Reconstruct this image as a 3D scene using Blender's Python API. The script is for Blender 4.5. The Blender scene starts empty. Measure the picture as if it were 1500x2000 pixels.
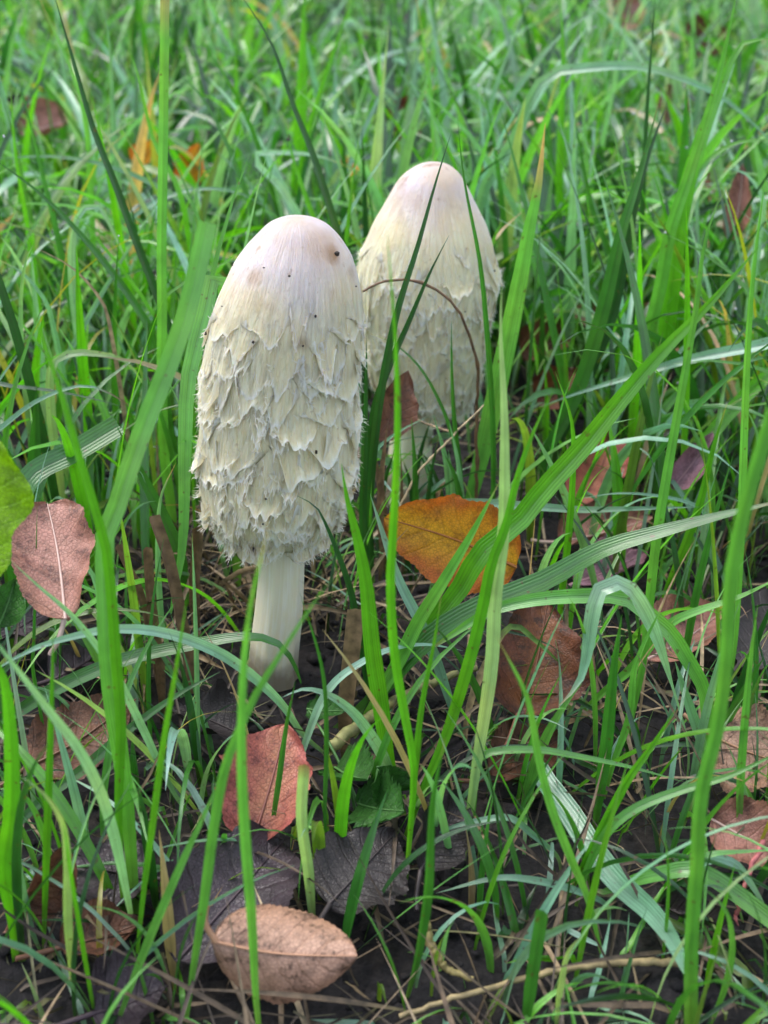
import bpy, bmesh, math, random
import numpy as np
from mathutils import Vector

random.seed(7)
rng = np.random.default_rng(11)
scene = bpy.context.scene
COL = scene.collection

# ------------------------------------------------------------------ camera
CAM_H, PITCH, FPX = 0.265, math.radians(28.0), 2414.0
cam_d = bpy.data.cameras.new('camera')
cam = bpy.data.objects.new('camera', cam_d)
COL.objects.link(cam)
cam.location = (0, 0, CAM_H)
cam.rotation_euler = (math.pi / 2 - PITCH, 0, 0)
cam_d.sensor_fit = 'VERTICAL'
cam_d.sensor_height = 36.0
cam_d.lens = 36.0 * FPX / 2000.0
cam_d.clip_start = 0.01
cam_d.clip_end = 500
cam_d.dof.use_dof = True
cam_d.dof.focus_distance = 0.40
cam_d.dof.aperture_fstop = 15.0
scene.camera = cam

# ------------------------------------------------------------------ sky and sun (overcast, open shade)
SUN_EL, SUN_AZ = math.radians(60), math.radians(-55)      # azimuth from +Y (away from the camera) towards +X
world = bpy.data.worlds.new('World')
scene.world = world
world.use_nodes = True
wn, wl = world.node_tree.nodes, world.node_tree.links
wn.clear()
w_out = wn.new('ShaderNodeOutputWorld')
w_bg = wn.new('ShaderNodeBackground')
w_sky = wn.new('ShaderNodeTexSky')
w_sky.sky_type = 'NISHITA'
w_sky.sun_disc = False
w_sky.sun_elevation = SUN_EL
w_sky.sun_rotation = SUN_AZ
w_sky.air_density = 1.0
w_sky.dust_density = 4.0
w_sky.ozone_density = 1.0
w_mix = wn.new('ShaderNodeMix')                           # cloud cover: the blue is veiled by an even grey-white
w_mix.data_type = 'RGBA'
w_mix.inputs[0].default_value = 0.62
w_mix.inputs[7].default_value = (7.0, 7.9, 9.4, 1)
wl.new(w_sky.outputs[0], w_mix.inputs[6])
wl.new(w_mix.outputs[2], w_bg.inputs[0])
w_bg.inputs[1].default_value = 0.078
world.cycles.sampling_method = 'NONE'                   # an even overcast sky needs no importance map
wl.new(w_bg.outputs[0], w_out.inputs[0])

sun_d = bpy.data.lights.new('sun', 'SUN')
sun_d.energy = 1.5
sun_d.angle = math.radians(40)
sun_d.color = (1.0, 0.97, 0.92)
sun = bpy.data.objects.new('sun', sun_d)
COL.objects.link(sun)
sd = Vector((math.sin(SUN_AZ) * math.cos(SUN_EL), math.cos(SUN_AZ) * math.cos(SUN_EL), math.sin(SUN_EL)))
sun.rotation_euler = sd.to_track_quat('Z', 'Y').to_euler()
sun.location = sd * 5

scene.view_settings.view_transform = 'Standard'
scene.view_settings.look = 'None'
scene.view_settings.exposure = 1.5
scene.view_settings.gamma = 1.0
scene.view_settings.use_curve_mapping = False

scene.render.engine = 'CYCLES'
cy = scene.cycles
cy.use_denoising = True
cy.use_adaptive_sampling = True
cy.adaptive_threshold = 0.025
cy.use_light_tree = False
cy.max_bounces = 6
cy.diffuse_bounces = 2
cy.glossy_bounces = 2
cy.transmission_bounces = 3
cy.transparent_max_bounces = 6
cy.caustics_reflective = False
cy.caustics_refractive = False

# ------------------------------------------------------------------ geometry helpers
CP, SP = math.cos(PITCH), math.sin(PITCH)
CAMP = np.array([0, 0, CAM_H])

def ray(px, py):
    a, b = (px - 750.0) / FPX, (1000.0 - py) / FPX
    return np.array([a, CP + b * SP, -SP + b * CP])

def V(px, py, Y):
    d = ray(px, py)
    return CAMP + d * (Y / d[1])

def G(px, py, z=0.0):
    d = ray(px, py)
    return CAMP + d * ((z - CAM_H) / d[2])

def zc(P):
    return P[..., 1] * CP - (P[..., 2] - CAM_H) * SP

def project(P):
    d = np.maximum(zc(P), 1e-4)
    up = P[..., 1] * SP + (P[..., 2] - CAM_H) * CP
    return 750 + FPX * P[..., 0] / d, 1000 - FPX * up / d

def norm(v):
    return v / np.maximum(np.linalg.norm(v, axis=-1, keepdims=True), 1e-9)

def catmull(P, n):
    P = np.asarray(P, float)
    if len(P) == 2:
        t = np.linspace(0, 1, n)[:, None]
        return P[0] * (1 - t) + P[1] * t
    seg = np.linalg.norm(np.diff(P, axis=0), axis=1) ** 0.5 + 1e-6
    k = np.concatenate([[0], np.cumsum(seg)])
    # tangents
    m = np.zeros_like(P)
    for i in range(len(P)):
        if i == 0: m[i] = (P[1] - P[0]) / (k[1] - k[0])
        elif i == len(P) - 1: m[i] = (P[-1] - P[-2]) / (k[-1] - k[-2])
        else:
            d0, d1 = (P[i] - P[i-1]) / (k[i] - k[i-1]), (P[i+1] - P[i]) / (k[i+1] - k[i])
            w0, w1 = k[i] - k[i-1], k[i+1] - k[i]
            m[i] = (d0 * w1 + d1 * w0) / (w0 + w1)
    out = []
    fine = np.linspace(0, k[-1], n * 6)
    j = np.clip(np.searchsorted(k, fine, 'right') - 1, 0, len(P) - 2)
    h = (k[j+1] - k[j])[:, None]
    t = ((fine - k[j]) / (k[j+1] - k[j]))[:, None]
    Q = ((2*t**3 - 3*t**2 + 1) * P[j] + (t**3 - 2*t**2 + t) * h * m[j] + (-2*t**3 + 3*t**2) * P[j+1] + (t**3 - t**2) * h * m[j+1])
    L = np.concatenate([[0], np.cumsum(np.linalg.norm(np.diff(Q, axis=0), axis=1))])
    s = np.linspace(0, L[-1], n)
    return np.stack([np.interp(s, L, Q[:, c]) for c in range(3)], 1)

def mesh_np(name, verts, quads, uv=None, col=None, mat=None, smooth=True, tris=None):
    me = bpy.data.meshes.new(name)
    verts = np.asarray(verts, np.float32).reshape(-1, 3)
    quads = np.asarray(quads, np.int32).reshape(-1, 4)
    me.vertices.add(len(verts))
    me.vertices.foreach_set('co', verts.ravel())
    nq = len(quads)
    me.loops.add(nq * 4)
    me.loops.foreach_set('vertex_index', quads.ravel())
    me.polygons.add(nq)
    me.polygons.foreach_set('loop_start', np.arange(nq, dtype=np.int32) * 4)
    me.polygons.foreach_set('loop_total', np.full(nq, 4, np.int32))
    me.polygons.foreach_set('use_smooth', np.full(nq, smooth, bool))
    me.update(calc_edges=True)
    if uv is not None:
        l = me.uv_layers.new(name='UVMap')
        l.data.foreach_set('uv', np.asarray(uv, np.float32).reshape(-1, 2)[quads.ravel()].ravel())
    if col is not None:
        a = me.color_attributes.new('col', 'FLOAT_COLOR', 'POINT')
        c = np.ones((len(verts), 4), np.float32)
        c[:, :3] = np.asarray(col, np.float32).reshape(-1, 3)
        a.data.foreach_set('color', c.ravel())
    if mat: me.materials.append(mat)
    return me

def grid_quads(nr, nc, off=0, wrap=False):
    r = np.arange(nr - 1)[:, None]
    c = np.arange(nc if wrap else nc - 1)[None, :]
    c2 = (c + 1) % nc
    q = np.stack([r*nc + c, r*nc + c2, (r+1)*nc + c2, (r+1)*nc + c], -1)
    return q.reshape(-1, 4) + off

def link(name, me, parent=None, loc=None):
    o = bpy.data.objects.new(name, me)
    COL.objects.link(o)
    if parent is not None: o.parent = parent
    if loc is not None: o.location = loc
    return o

def tag(o, label=None, cat=None, group=None, kind=None):
    if label: o['label'] = label
    if cat: o['category'] = cat
    if group: o['group'] = group
    if kind: o['kind'] = kind
    return o

def tube(path, rad, n=8, sq=1.0):
    """tapered tube: returns verts, quads, uv (path resampled already)"""
    path = np.asarray(path, float)
    m = len(path)
    rad = np.broadcast_to(np.asarray(rad, float), (m,))
    T = norm(np.gradient(path, axis=0))
    ref = np.array([0.3, -0.9, 0.31])
    A = norm(np.cross(T, ref)); B = np.cross(T, A)
    ph = np.linspace(0, 2*np.pi, n, endpoint=False)
    v = path[:, None, :] + rad[:, None, None] * (np.cos(ph)[None, :, None] * A[:, None, :] + sq * np.sin(ph)[None, :, None] * B[:, None, :])
    uv = np.stack(np.meshgrid(ph / (2*np.pi), np.linspace(0, 1, m)), -1)
    return v.reshape(-1, 3), grid_quads(m, n, wrap=True), uv.reshape(-1, 2)

# ------------------------------------------------------------------ materials
def new_mat(name):
    m = bpy.data.materials.new(name)
    m.use_nodes = True
    nt = m.node_tree
    nt.nodes.clear()
    out = nt.nodes.new('ShaderNodeOutputMaterial')
    def N(t, **kw):
        n = nt.nodes.new(t)
        for k, v in kw.items():
            if k.startswith('i_'):
                key = k[2:]
                n.inputs[int(key) if key.isdigit() else key.replace('_', ' ')].default_value = v
            else: setattr(n, k, v)
        return n
    def Lk(a, b): nt.links.new(a, b)
    def math_(op, a, b=None, c=None):
        n = nt.nodes.new('ShaderNodeMath'); n.operation = op
        for i, x in enumerate((a, b, c)):
            if x is None: continue
            if isinstance(x, (int, float)): n.inputs[i].default_value = x
            else: nt.links.new(x, n.inputs[i])
        return n.outputs[0]
    def mixc(fac, a, b, blend='MIX'):
        n = nt.nodes.new('ShaderNodeMix'); n.data_type = 'RGBA'; n.blend_type = blend
        for i, x in ((0, fac), (6, a), (7, b)):
            if isinstance(x, (int, float)): n.inputs[i].default_value = x
            elif isinstance(x, tuple): n.inputs[i].default_value = (*x, 1) if len(x) == 3 else x
            else: nt.links.new(x, n.inputs[i])
        return n.outputs[2]
    def ramp(fac, stops):
        n = nt.nodes.new('ShaderNodeValToRGB')
        e = n.color_ramp.elements
        while len(e) < len(stops): e.new(0.5)
        for i, (p, c) in enumerate(stops):
            e[i].position = p
            e[i].color = (c, c, c, 1) if isinstance(c, (int, float)) else (*c, 1)
        nt.links.new(fac, n.inputs[0])
        return n.outputs[0]
    return m, out, N, Lk, math_, mixc, ramp

def grass_material():
    m, out, N, L, M_, mix, ramp = new_mat('grass')
    at = N('ShaderNodeAttribute', attribute_name='col')
    uv = N('ShaderNodeUVMap')
    sp = N('ShaderNodeSeparateXYZ'); L(uv.outputs[0], sp.inputs[0])
    u, v = sp.outputs[0], sp.outputs[1]
    vein = M_('SINE', M_('MULTIPLY', u, 2*math.pi*7))
    mid = M_('SMOOTH_MIN', M_('MULTIPLY', M_('ABSOLUTE', M_('SUBTRACT', u, 0.5)), 9.0), 1.0, 0.2)
    geo = N('ShaderNodeNewGeometry')
    no = N('ShaderNodeTexNoise', i_Scale=130.0, i_Detail=2.0)
    L(geo.outputs['Position'], no.inputs['Vector'])
    streak = N('ShaderNodeTexNoise', i_Scale=1.0, i_Detail=1.0)
    mp = N('ShaderNodeMapping'); mp.inputs['Scale'].default_value = (34, 2.4, 1)
    L(uv.outputs[0], mp.inputs[0]); L(mp.outputs[0], streak.inputs['Vector'])
    f = M_('ADD', M_('MULTIPLY', vein, 0.09), M_('ADD', M_('MULTIPLY', no.outputs[0], 0.75), M_('MULTIPLY', streak.outputs[0], 0.85)))
    f = M_('ADD', f, 0.21)
    f = M_('MULTIPLY', f, M_('ADD', 0.86, M_('MULTIPLY', mid, 0.16)))
    base = mix(1.0, at.outputs['Color'], N('ShaderNodeCombineColor').outputs[0], 'MULTIPLY')
    cc = base.node.inputs[7].links[0].from_node
    for i in range(3): L(f, cc.inputs[i])
    lo = N('ShaderNodeTexNoise', i_Scale=32.0, i_Detail=2.0)
    L(geo.outputs['Position'], lo.inputs['Vector'])
    base = mix(ramp(lo.outputs[0], [(0.48, 0.0), (0.72, 0.45)]), base, mix(1.0, base, (1.75, 1.2, 0.9), 'MULTIPLY'))
    # small rusty specks
    sn = N('ShaderNodeTexNoise', i_Scale=420.0, i_Detail=1.0)
    L(geo.outputs['Position'], sn.inputs['Vector'])
    spk = ramp(sn.outputs[0], [(0.70, 0.0), (0.76, 0.7)])
    base = mix(spk, base, (0.10, 0.055, 0.02))
    bs = N('ShaderNodeBsdfPrincipled', i_Roughness=0.28)
    bs.inputs['Specular IOR Level'].default_value = 0.9
    bs.inputs['Coat Weight'].default_value = 0.45
    bs.inputs['Coat Roughness'].default_value = 0.18
    L(base, bs.inputs['Base Color'])
    bp = N('ShaderNodeBump', i_Strength=0.35, i_Distance=0.0004)
    L(M_('ADD', M_('MULTIPLY', vein, 0.4), M_('ADD', mid, M_('MULTIPLY', streak.outputs[0], 0.8))), bp.inputs['Height'])
    L(bp.outputs[0], bs.inputs['Normal'])
    tr = N('ShaderNodeBsdfTranslucent')
    L(mix(1.0, base, (1.65, 1.9, 0.6), 'MULTIPLY'), tr.inputs[0])
    ms = N('ShaderNodeMixShader'); ms.inputs[0].default_value = 0.34
    L(bs.outputs[0], ms.inputs[1]); L(tr.outputs[0], ms.inputs[2]); L(ms.outputs[0], out.inputs[0])
    return m

def straw_material():
    m, out, N, L, M_, mix, ramp = new_mat('straw')
    at = N('ShaderNodeAttribute', attribute_name='col')
    geo = N('ShaderNodeNewGeometry')
    no = N('ShaderNodeTexNoise', i_Scale=300.0, i_Detail=4.0)
    L(geo.outputs['Position'], no.inputs['Vector'])
    g = ramp(no.outputs[0], [(0.3, 0.45), (0.7, 1.2)])
    base = mix(1.0, at.outputs['Color'], g, 'MULTIPLY')
    bs = N('ShaderNodeBsdfPrincipled', i_Roughness=0.6)
    L(base, bs.inputs['Base Color'])
    bp = N('ShaderNodeBump', i_Strength=0.4, i_Distance=0.0004)
    L(no.outputs[0], bp.inputs['Height']); L(bp.outputs[0], bs.inputs['Normal'])
    L(bs.outputs[0], out.inputs[0])
    return m

def soil_material():
    m, out, N, L, M_, mix, ramp = new_mat('soil')
    geo = N('ShaderNodeNewGeometry')
    n1 = N('ShaderNodeTexNoise', i_Scale=38.0, i_Detail=8.0, i_Roughness=0.7)
    n2 = N('ShaderNodeTexNoise', i_Scale=260.0, i_Detail=6.0, i_Roughness=0.75)
    vo = N('ShaderNodeTexVoronoi', i_Scale=210.0)
    for n in (n1, n2, vo): L(geo.outputs['Position'], n.inputs['Vector'])
    c = ramp(n1.outputs[0], [(0.3, (0.010, 0.010, 0.013)), (0.55, (0.024, 0.021, 0.022)), (0.75, (0.055, 0.042, 0.034))])
    c = mix(0.8, c, ramp(n2.outputs[0], [(0.3, 0.3), (0.7, 2.2)]), 'MULTIPLY')
    bs = N('ShaderNodeBsdfPrincipled', i_Roughness=0.75)
    bs.inputs['Specular IOR Level'].default_value = 0.2
    L(c, bs.inputs['Base Color'])
    bp = N('ShaderNodeBump', i_Strength=0.9, i_Distance=0.003)
    L(M_('ADD', n2.outputs[0], M_('MULTIPLY', vo.outputs[0], 0.7)), bp.inputs['Height'])
    L(bp.outputs[0], bs.inputs['Normal']); L(bs.outputs[0], out.inputs[0])
    return m

def leaf_material(name, c_base, c_edge, c_spot, spot=0.5, vein=(0.3, 0.15, 0.08), rough=0.5, transl=0.12, mott=0.75, nveins=7.0, vein_amt=0.22, vein_slope=1.7):
    m, out, N, L, M_, mix, ramp = new_mat(name)
    uv = N('ShaderNodeUVMap')
    sp = N('ShaderNodeSeparateXYZ'); L(uv.outputs[0], sp.inputs[0])
    u, v = sp.outputs[0], sp.outputs[1]
    au = M_('ABSOLUTE', M_('SUBTRACT', M_('MULTIPLY', u, 2.0), 1.0))
    oi = N('ShaderNodeObjectInfo')
    geo = N('ShaderNodeTexCoord')
    def noise(s, d=5.0, r=0.6):
        n = N('ShaderNodeTexNoise', i_Scale=s, i_Detail=d, i_Roughness=r)
        ad = N('ShaderNodeVectorMath', operation='ADD')
        L(geo.outputs['Object'], ad.inputs[0])
        L(oi.outputs['Random'], ad.inputs[1])
        L(ad.outputs[0], n.inputs['Vector']); return n.outputs[0]
    nb, nm, nf = noise(45.0), noise(140.0), noise(600.0, 4.0)
    # side veins: saw along the blade, swept to the tip
    s = M_('SUBTRACT', M_('MULTIPLY', v, nveins), M_('MULTIPLY', au, vein_slope))
    s = M_('ADD', s, M_('ADD', M_('MULTIPLY', nm, 0.3), M_('MULTIPLY', nb, 0.9)))
    fr = M_('ABSOLUTE', M_('SUBTRACT', M_('FRACT', s), 0.5))
    vl = ramp(fr, [(0.0, 1.0), (0.05, 0.55), (0.13, 0.0)])
    vo = N('ShaderNodeTexVoronoi', feature='DISTANCE_TO_EDGE', i_Scale=900.0)
    L(geo.outputs['Object'], vo.inputs['Vector'])
    net = ramp(vo.outputs[0], [(0.0, 0.0), (0.16, 1.0)])
    edge = M_('ADD', M_('MULTIPLY', au, 0.9), M_('SUBTRACT', M_('MULTIPLY', nb, 1.5), 0.85))
    c = mix(ramp(edge, [(0.15, 0.0), (0.75, 1.0)]), c_base, c_edge)
    c = mix(ramp(nm, [(0.40, 0.0), (0.64, mott)]), c, tuple(x * 0.55 for x in c_edge))
    c = mix(M_('MULTIPLY', ramp(M_('ADD', M_('MULTIPLY', nf, 0.5), M_('MULTIPLY', nm, 0.5)), [(0.53, 0.0), (0.60, 1.0)]), spot), c, c_spot)
    c = mix(M_('MULTIPLY', vl, vein_amt), c, vein)
    g = M_('ADD', 0.72, M_('MULTIPLY', net, 0.32))
    cc = N('ShaderNodeCombineColor')
    for i in range(3): L(g, cc.inputs[i])
    c = mix(1.0, c, cc.outputs[0], 'MULTIPLY')
    bs = N('ShaderNodeBsdfPrincipled', i_Roughness=rough)
    bs.inputs['Specular IOR Level'].default_value = 0.4
    L(c, bs.inputs['Base Color'])
    bp = N('ShaderNodeBump', i_Strength=0.55, i_Distance=0.0007)
    h = M_('ADD', M_('MULTIPLY', vl, -0.6), M_('ADD', M_('MULTIPLY', net, 0.25), M_('MULTIPLY', nm, 0.9)))
    L(h, bp.inputs['Height']); L(bp.outputs[0], bs.inputs['Normal'])
    tr = N('ShaderNodeBsdfTranslucent'); L(c, tr.inputs[0])
    ms = N('ShaderNodeMixShader'); ms.inputs[0].default_value = transl
    L(bs.outputs[0], ms.inputs[1]); L(tr.outputs[0], ms.inputs[2]); L(ms.outputs[0], out.inputs[0])
    return m

class Profile:
    """rings from the crown to the rim: (pixel y, centre x, half width), standing at distance Y"""
    def __init__(s, rows, Y):
        c, r = [], []
        for (py, cx, hw) in rows:
            P = V(cx, py, Y)
            c.append(P); r.append(hw * zc(P) / FPX)
        c, r = np.array(c), np.array(r)
        d = np.concatenate([[0], np.cumsum(np.hypot(np.linalg.norm(np.diff(c, axis=0), axis=1), np.diff(r)))])
        s.L = d[-1]; s.t = d / d[-1]; s.c = c; s.r = r
        # smooth resample
        pts = np.column_stack([c[:, 0], c[:, 2], r])
        q = catmull(pts, 160)
        s.tt = np.linspace(0, 1, 160); s.q = q; s.Y = Y
    def ev(s, ph, t):
        x = np.interp(t, s.tt, s.q[:, 0]); z = np.interp(t, s.tt, s.q[:, 1]); r = np.interp(t, s.tt, s.q[:, 2])
        lump = 1 + 0.018*np.sin(3*ph + 1 + 5*t) + 0.012*np.sin(5*ph - 9*t)
        r = r * lump
        return np.stack([x + r*np.cos(ph), s.Y + r*np.sin(ph), z], -1)
    def nrm(s, ph, t):
        e = 0.012
        a = s.ev(ph, np.clip(t + e, 0, 1)) - s.ev(ph, np.clip(t - e, 0, 1))
        b = np.stack([-np.sin(ph), np.cos(ph), 0*ph], -1)
        n = norm(np.cross(b, -a))
        out = np.stack([np.cos(ph), np.sin(ph), 0*ph + 0.25], -1)
        sgn = np.sign(np.sum(n*out, -1, keepdims=True)); sgn[sgn == 0] = 1
        return n * sgn
    def rad(s, t): return np.interp(t, s.tt, s.q[:, 2])

FY, BY = 0.379, 0.520
front_rows = [(424, 579, 1), (427, 579, 30), (440, 579, 58), (457, 579, 76), (480, 577, 96), (504, 575, 112), (550, 570, 131), (600, 563, 143), (650, 556, 147),
              (733, 548, 150), (830, 545, 151), (890, 543, 149), (950, 541, 143), (993, 539, 131), (1024, 539, 113)]
front_stem = [(1040, 552, 40), (1110, 551, 41), (1190, 546, 42), (1280, 536, 44), (1308, 534, 46)]
back_rows = [(318, 847, 1), (321, 847, 24), (334, 845, 46), (350, 842, 62), (392, 840, 86), (443, 838, 112), (509, 834, 132), (560, 834, 137), (630, 832, 127),
             (690, 832, 116), (740, 833, 104), (770, 835, 93), (785, 835, 84)]
back_stem = [(810, 808, 36), (870, 803, 38), (930, 799, 40), (952, 798, 42)]
PF, PB = Profile(front_rows, FY), Profile(back_rows, BY)
def on_cap(pf, px, py):
    AA, TT = np.meshgrid(np.linspace(np.pi, 2*np.pi, 160), np.linspace(0.01, 0.98, 160))
    S = pf.ev(AA, TT); X, Yp = project(S)
    i = np.argmin((X-px)**2 + (Yp-py)**2)
    return S.reshape(-1, 3)[i]
STAINS = [(*on_cap(PF, 652, 496), .0042, .85, (.34, .18, .08)), (*on_cap(PF, 640, 486), .010, .5, (.62, .42, .26)), (*on_cap(PF, 495, 546), .004, .55, (.50, .31, .18)),
          (*on_cap(PF, 585, 480), .010, .30, (.70, .54, .42)), (*on_cap(PB, 870, 375), .020, .35, (.74, .56, .42)), (*on_cap(PB, 780, 390), .010, .35, (.66, .46, .36)), (*on_cap(PF, 592, 675), .0035, .6, (.40, .22, .10)), (*on_cap(PF, 495, 1070), .004, .6, (.45, .25, .12))]
def mushroom_material(name, stem=False):
    m, out, N, L, M_, mix, ramp = new_mat(name)
    uv = N('ShaderNodeUVMap')
    sp = N('ShaderNodeSeparateXYZ'); L(uv.outputs[0], sp.inputs[0])
    tc = N('ShaderNodeTexCoord')
    mp = N('ShaderNodeMapping')
    mp.inputs['Scale'].default_value = (120, 9, 1) if not stem else (40, 3, 1)
    L(uv.outputs[0], mp.inputs[0])
    fib = N('ShaderNodeTexNoise', i_Scale=1.0, i_Detail=5.0, i_Roughness=0.65, i_Distortion=0.6)
    L(mp.outputs[0], fib.inputs['Vector'])
    geo = N('ShaderNodeNewGeometry')
    blot = N('ShaderNodeTexNoise', i_Scale=55.0, i_Detail=5.0)
    L(geo.outputs['Position'], blot.inputs['Vector'])
    if stem:
        c = mix(blot.outputs[0], (0.80, 0.73, 0.52), (0.88, 0.83, 0.66))
        c = mix(ramp(fib.outputs[0], [(0.45, 0.0), (0.70, 0.7)]), c, (0.94, 0.92, 0.85))
        sz = N('ShaderNodeSeparateXYZ'); L(geo.outputs['Position'], sz.inputs[0])
        dirt = M_('ADD', M_('MULTIPLY', sz.outputs[2], -60.0), M_('MULTIPLY', blot.outputs[0], 2.2))
        c = mix(ramp(dirt, [(0.35, 0.0), (0.95, 0.75)]), c, (0.16, 0.11, 0.07))        # soil smeared on the foot
    else:
        tipa = N('ShaderNodeAttribute', attribute_name='col')
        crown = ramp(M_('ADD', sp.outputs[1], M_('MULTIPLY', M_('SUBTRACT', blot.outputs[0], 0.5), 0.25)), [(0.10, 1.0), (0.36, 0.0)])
        c = mix(ramp(fib.outputs[0], [(0.3, 0.0), (0.65, 1.0)]), (0.84, 0.70, 0.42), (0.96, 0.88, 0.64))
        c = mix(tipa.outputs['Fac'], c, (0.98, 0.95, 0.87))
        c = mix(crown, c, mix(ramp(blot.outputs[0], [(0.42, 0.0), (0.62, 1.0)]), (0.80, 0.71, 0.75), (0.79, 0.65, 0.55)))  # beige crown skin, with the sky's lilac reflection put into its colour
        fine = N('ShaderNodeTexNoise', i_Scale=380.0, i_Detail=3.0)
        L(geo.outputs['Position'], fine.inputs['Vector'])
        c = mix(ramp(fine.outputs[0], [(0.66, 0.0), (0.74, 0.45)]), c, (0.42, 0.27, 0.15))
        # bruised brown patches on the crown: a stained area of the skin itself
        pn = N('ShaderNodeTexNoise', i_Scale=75.0, i_Detail=4.0)
        ad = N('ShaderNodeVectorMath', operation='ADD'); ad.inputs[1].default_value = (0.31, 0.12, 0.0)
        L(geo.outputs['Position'], ad.inputs[0]); L(ad.outputs[0], pn.inputs['Vector'])
        st = M_('MULTIPLY', ramp(pn.outputs[0], [(0.60, 0.0), (0.70, 0.7)]), crown)
        c = mix(st, c, (0.40, 0.22, 0.11))
        for (sx, sy, sz, sr, sa, sc_) in STAINS:
            dn = N('ShaderNodeVectorMath', operation='DISTANCE'); dn.inputs[1].default_value = (sx, sy, sz)
            L(geo.outputs['Position'], dn.inputs[0])
            k = M_('ADD', M_('DIVIDE', dn.outputs['Value'], sr), M_('MULTIPLY', M_('SUBTRACT', pn.outputs[0], 0.5), 2.2))
            c = mix(M_('MULTIPLY', ramp(k, [(0.25, 1.0), (1.0, 0.0)]), sa), c, sc_)
    bs = N('ShaderNodeBsdfPrincipled', i_Roughness=0.62 if not stem else 0.48)
    bs.inputs['Specular IOR Level'].default_value = 0.3
    bs.inputs['Subsurface Weight'].default_value = 0.45
    bs.inputs['Subsurface Radius'].default_value = (1.0, 0.75, 0.45)
    bs.inputs['Subsurface Scale'].default_value = 0.006
    L(c, bs.inputs['Base Color'])
    bp = N('ShaderNodeBump', i_Strength=0.8 if not stem else 0.2, i_Distance=0.0018)
    fine2 = N('ShaderNodeTexNoise', i_Scale=700.0, i_Detail=3.0)
    L(geo.outputs['Position'], fine2.inputs['Vector'])
    L(M_('ADD', fib.outputs[0], M_('MULTIPLY', fine2.outputs[0], 0.25)), bp.inputs['Height'])
    L(bp.outputs[0], bs.inputs['Normal'])
    tr = N('ShaderNodeBsdfTranslucent'); L(c, tr.inputs[0])
    ms = N('ShaderNodeMixShader'); ms.inputs[0].default_value = 0.0 if stem else 0.22
    L(bs.outputs[0], ms.inputs[1]); L(tr.outputs[0], ms.inputs[2]); L(ms.outputs[0], out.inputs[0])
    return m

def plain(name, c, rough=0.5, **kw):
    m, out, N, L, M_, mix, ramp = new_mat(name)
    bs = N('ShaderNodeBsdfPrincipled', i_Roughness=rough)
    geo = N('ShaderNodeNewGeometry')
    no = N('ShaderNodeTexNoise', i_Scale=220.0, i_Detail=4.0)
    L(geo.outputs['Position'], no.inputs['Vector'])
    L(mix(no.outputs[0], tuple(x * 0.65 for x in c), tuple(min(1, x * 1.3) for x in c)), bs.inputs['Base Color'])
    for k, v in kw.items(): bs.inputs[k.replace('_', ' ')].default_value = v
    L(bs.outputs[0], out.inputs[0])
    return m

M_GRASS, M_STRAW, M_SOIL = grass_material(), straw_material(), soil_material()
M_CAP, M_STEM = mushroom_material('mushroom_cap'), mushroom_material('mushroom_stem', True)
M_GRIT = plain('grit', (0.03, 0.02, 0.015), 0.7)
M_DEW = plain('dew', (.9, .95, 1), 0.03, Transmission_Weight=.55, IOR=1.33)  # whitish base paints the bright sky glint onto clear drops

# ------------------------------------------------------------------ ground
def ground_h(x, y):
    h = 0.0028*np.sin(37*x + 1.3*np.sin(23*y)) + 0.0024*np.sin(51*y + 2.1*np.sin(31*x) + 1) \
        + 0.0013*np.sin(113*x + 71*y) + 0.0010*np.sin(-87*x + 139*y + 2) \
        + 0.0006*np.sin(291*x + 3*np.sin(170*y)) + 0.0006*np.sin(317*y + 3*np.sin(211*x))
    return h - 0.004

def make_ground():
    a = np.linspace(-1, 1, 261)
    gx = np.sinh(a * 5.2) / np.sinh(5.2) * 60
    b = np.linspace(-0.55, 1, 301)
    gy = 0.3 + np.sinh(b * 5.6) / np.sinh(5.6) * 90
    X, Y = np.meshgrid(gx, gy)
    Z = ground_h(X, Y) * np.exp(-(np.hypot(X, Y) / 6) ** 2)
    me = mesh_np('ground', np.stack([X, Y, Z], -1), grid_quads(len(gy), len(gx)), mat=M_SOIL)
    tag(link('ground', me), kind='structure')
make_ground()

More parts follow.
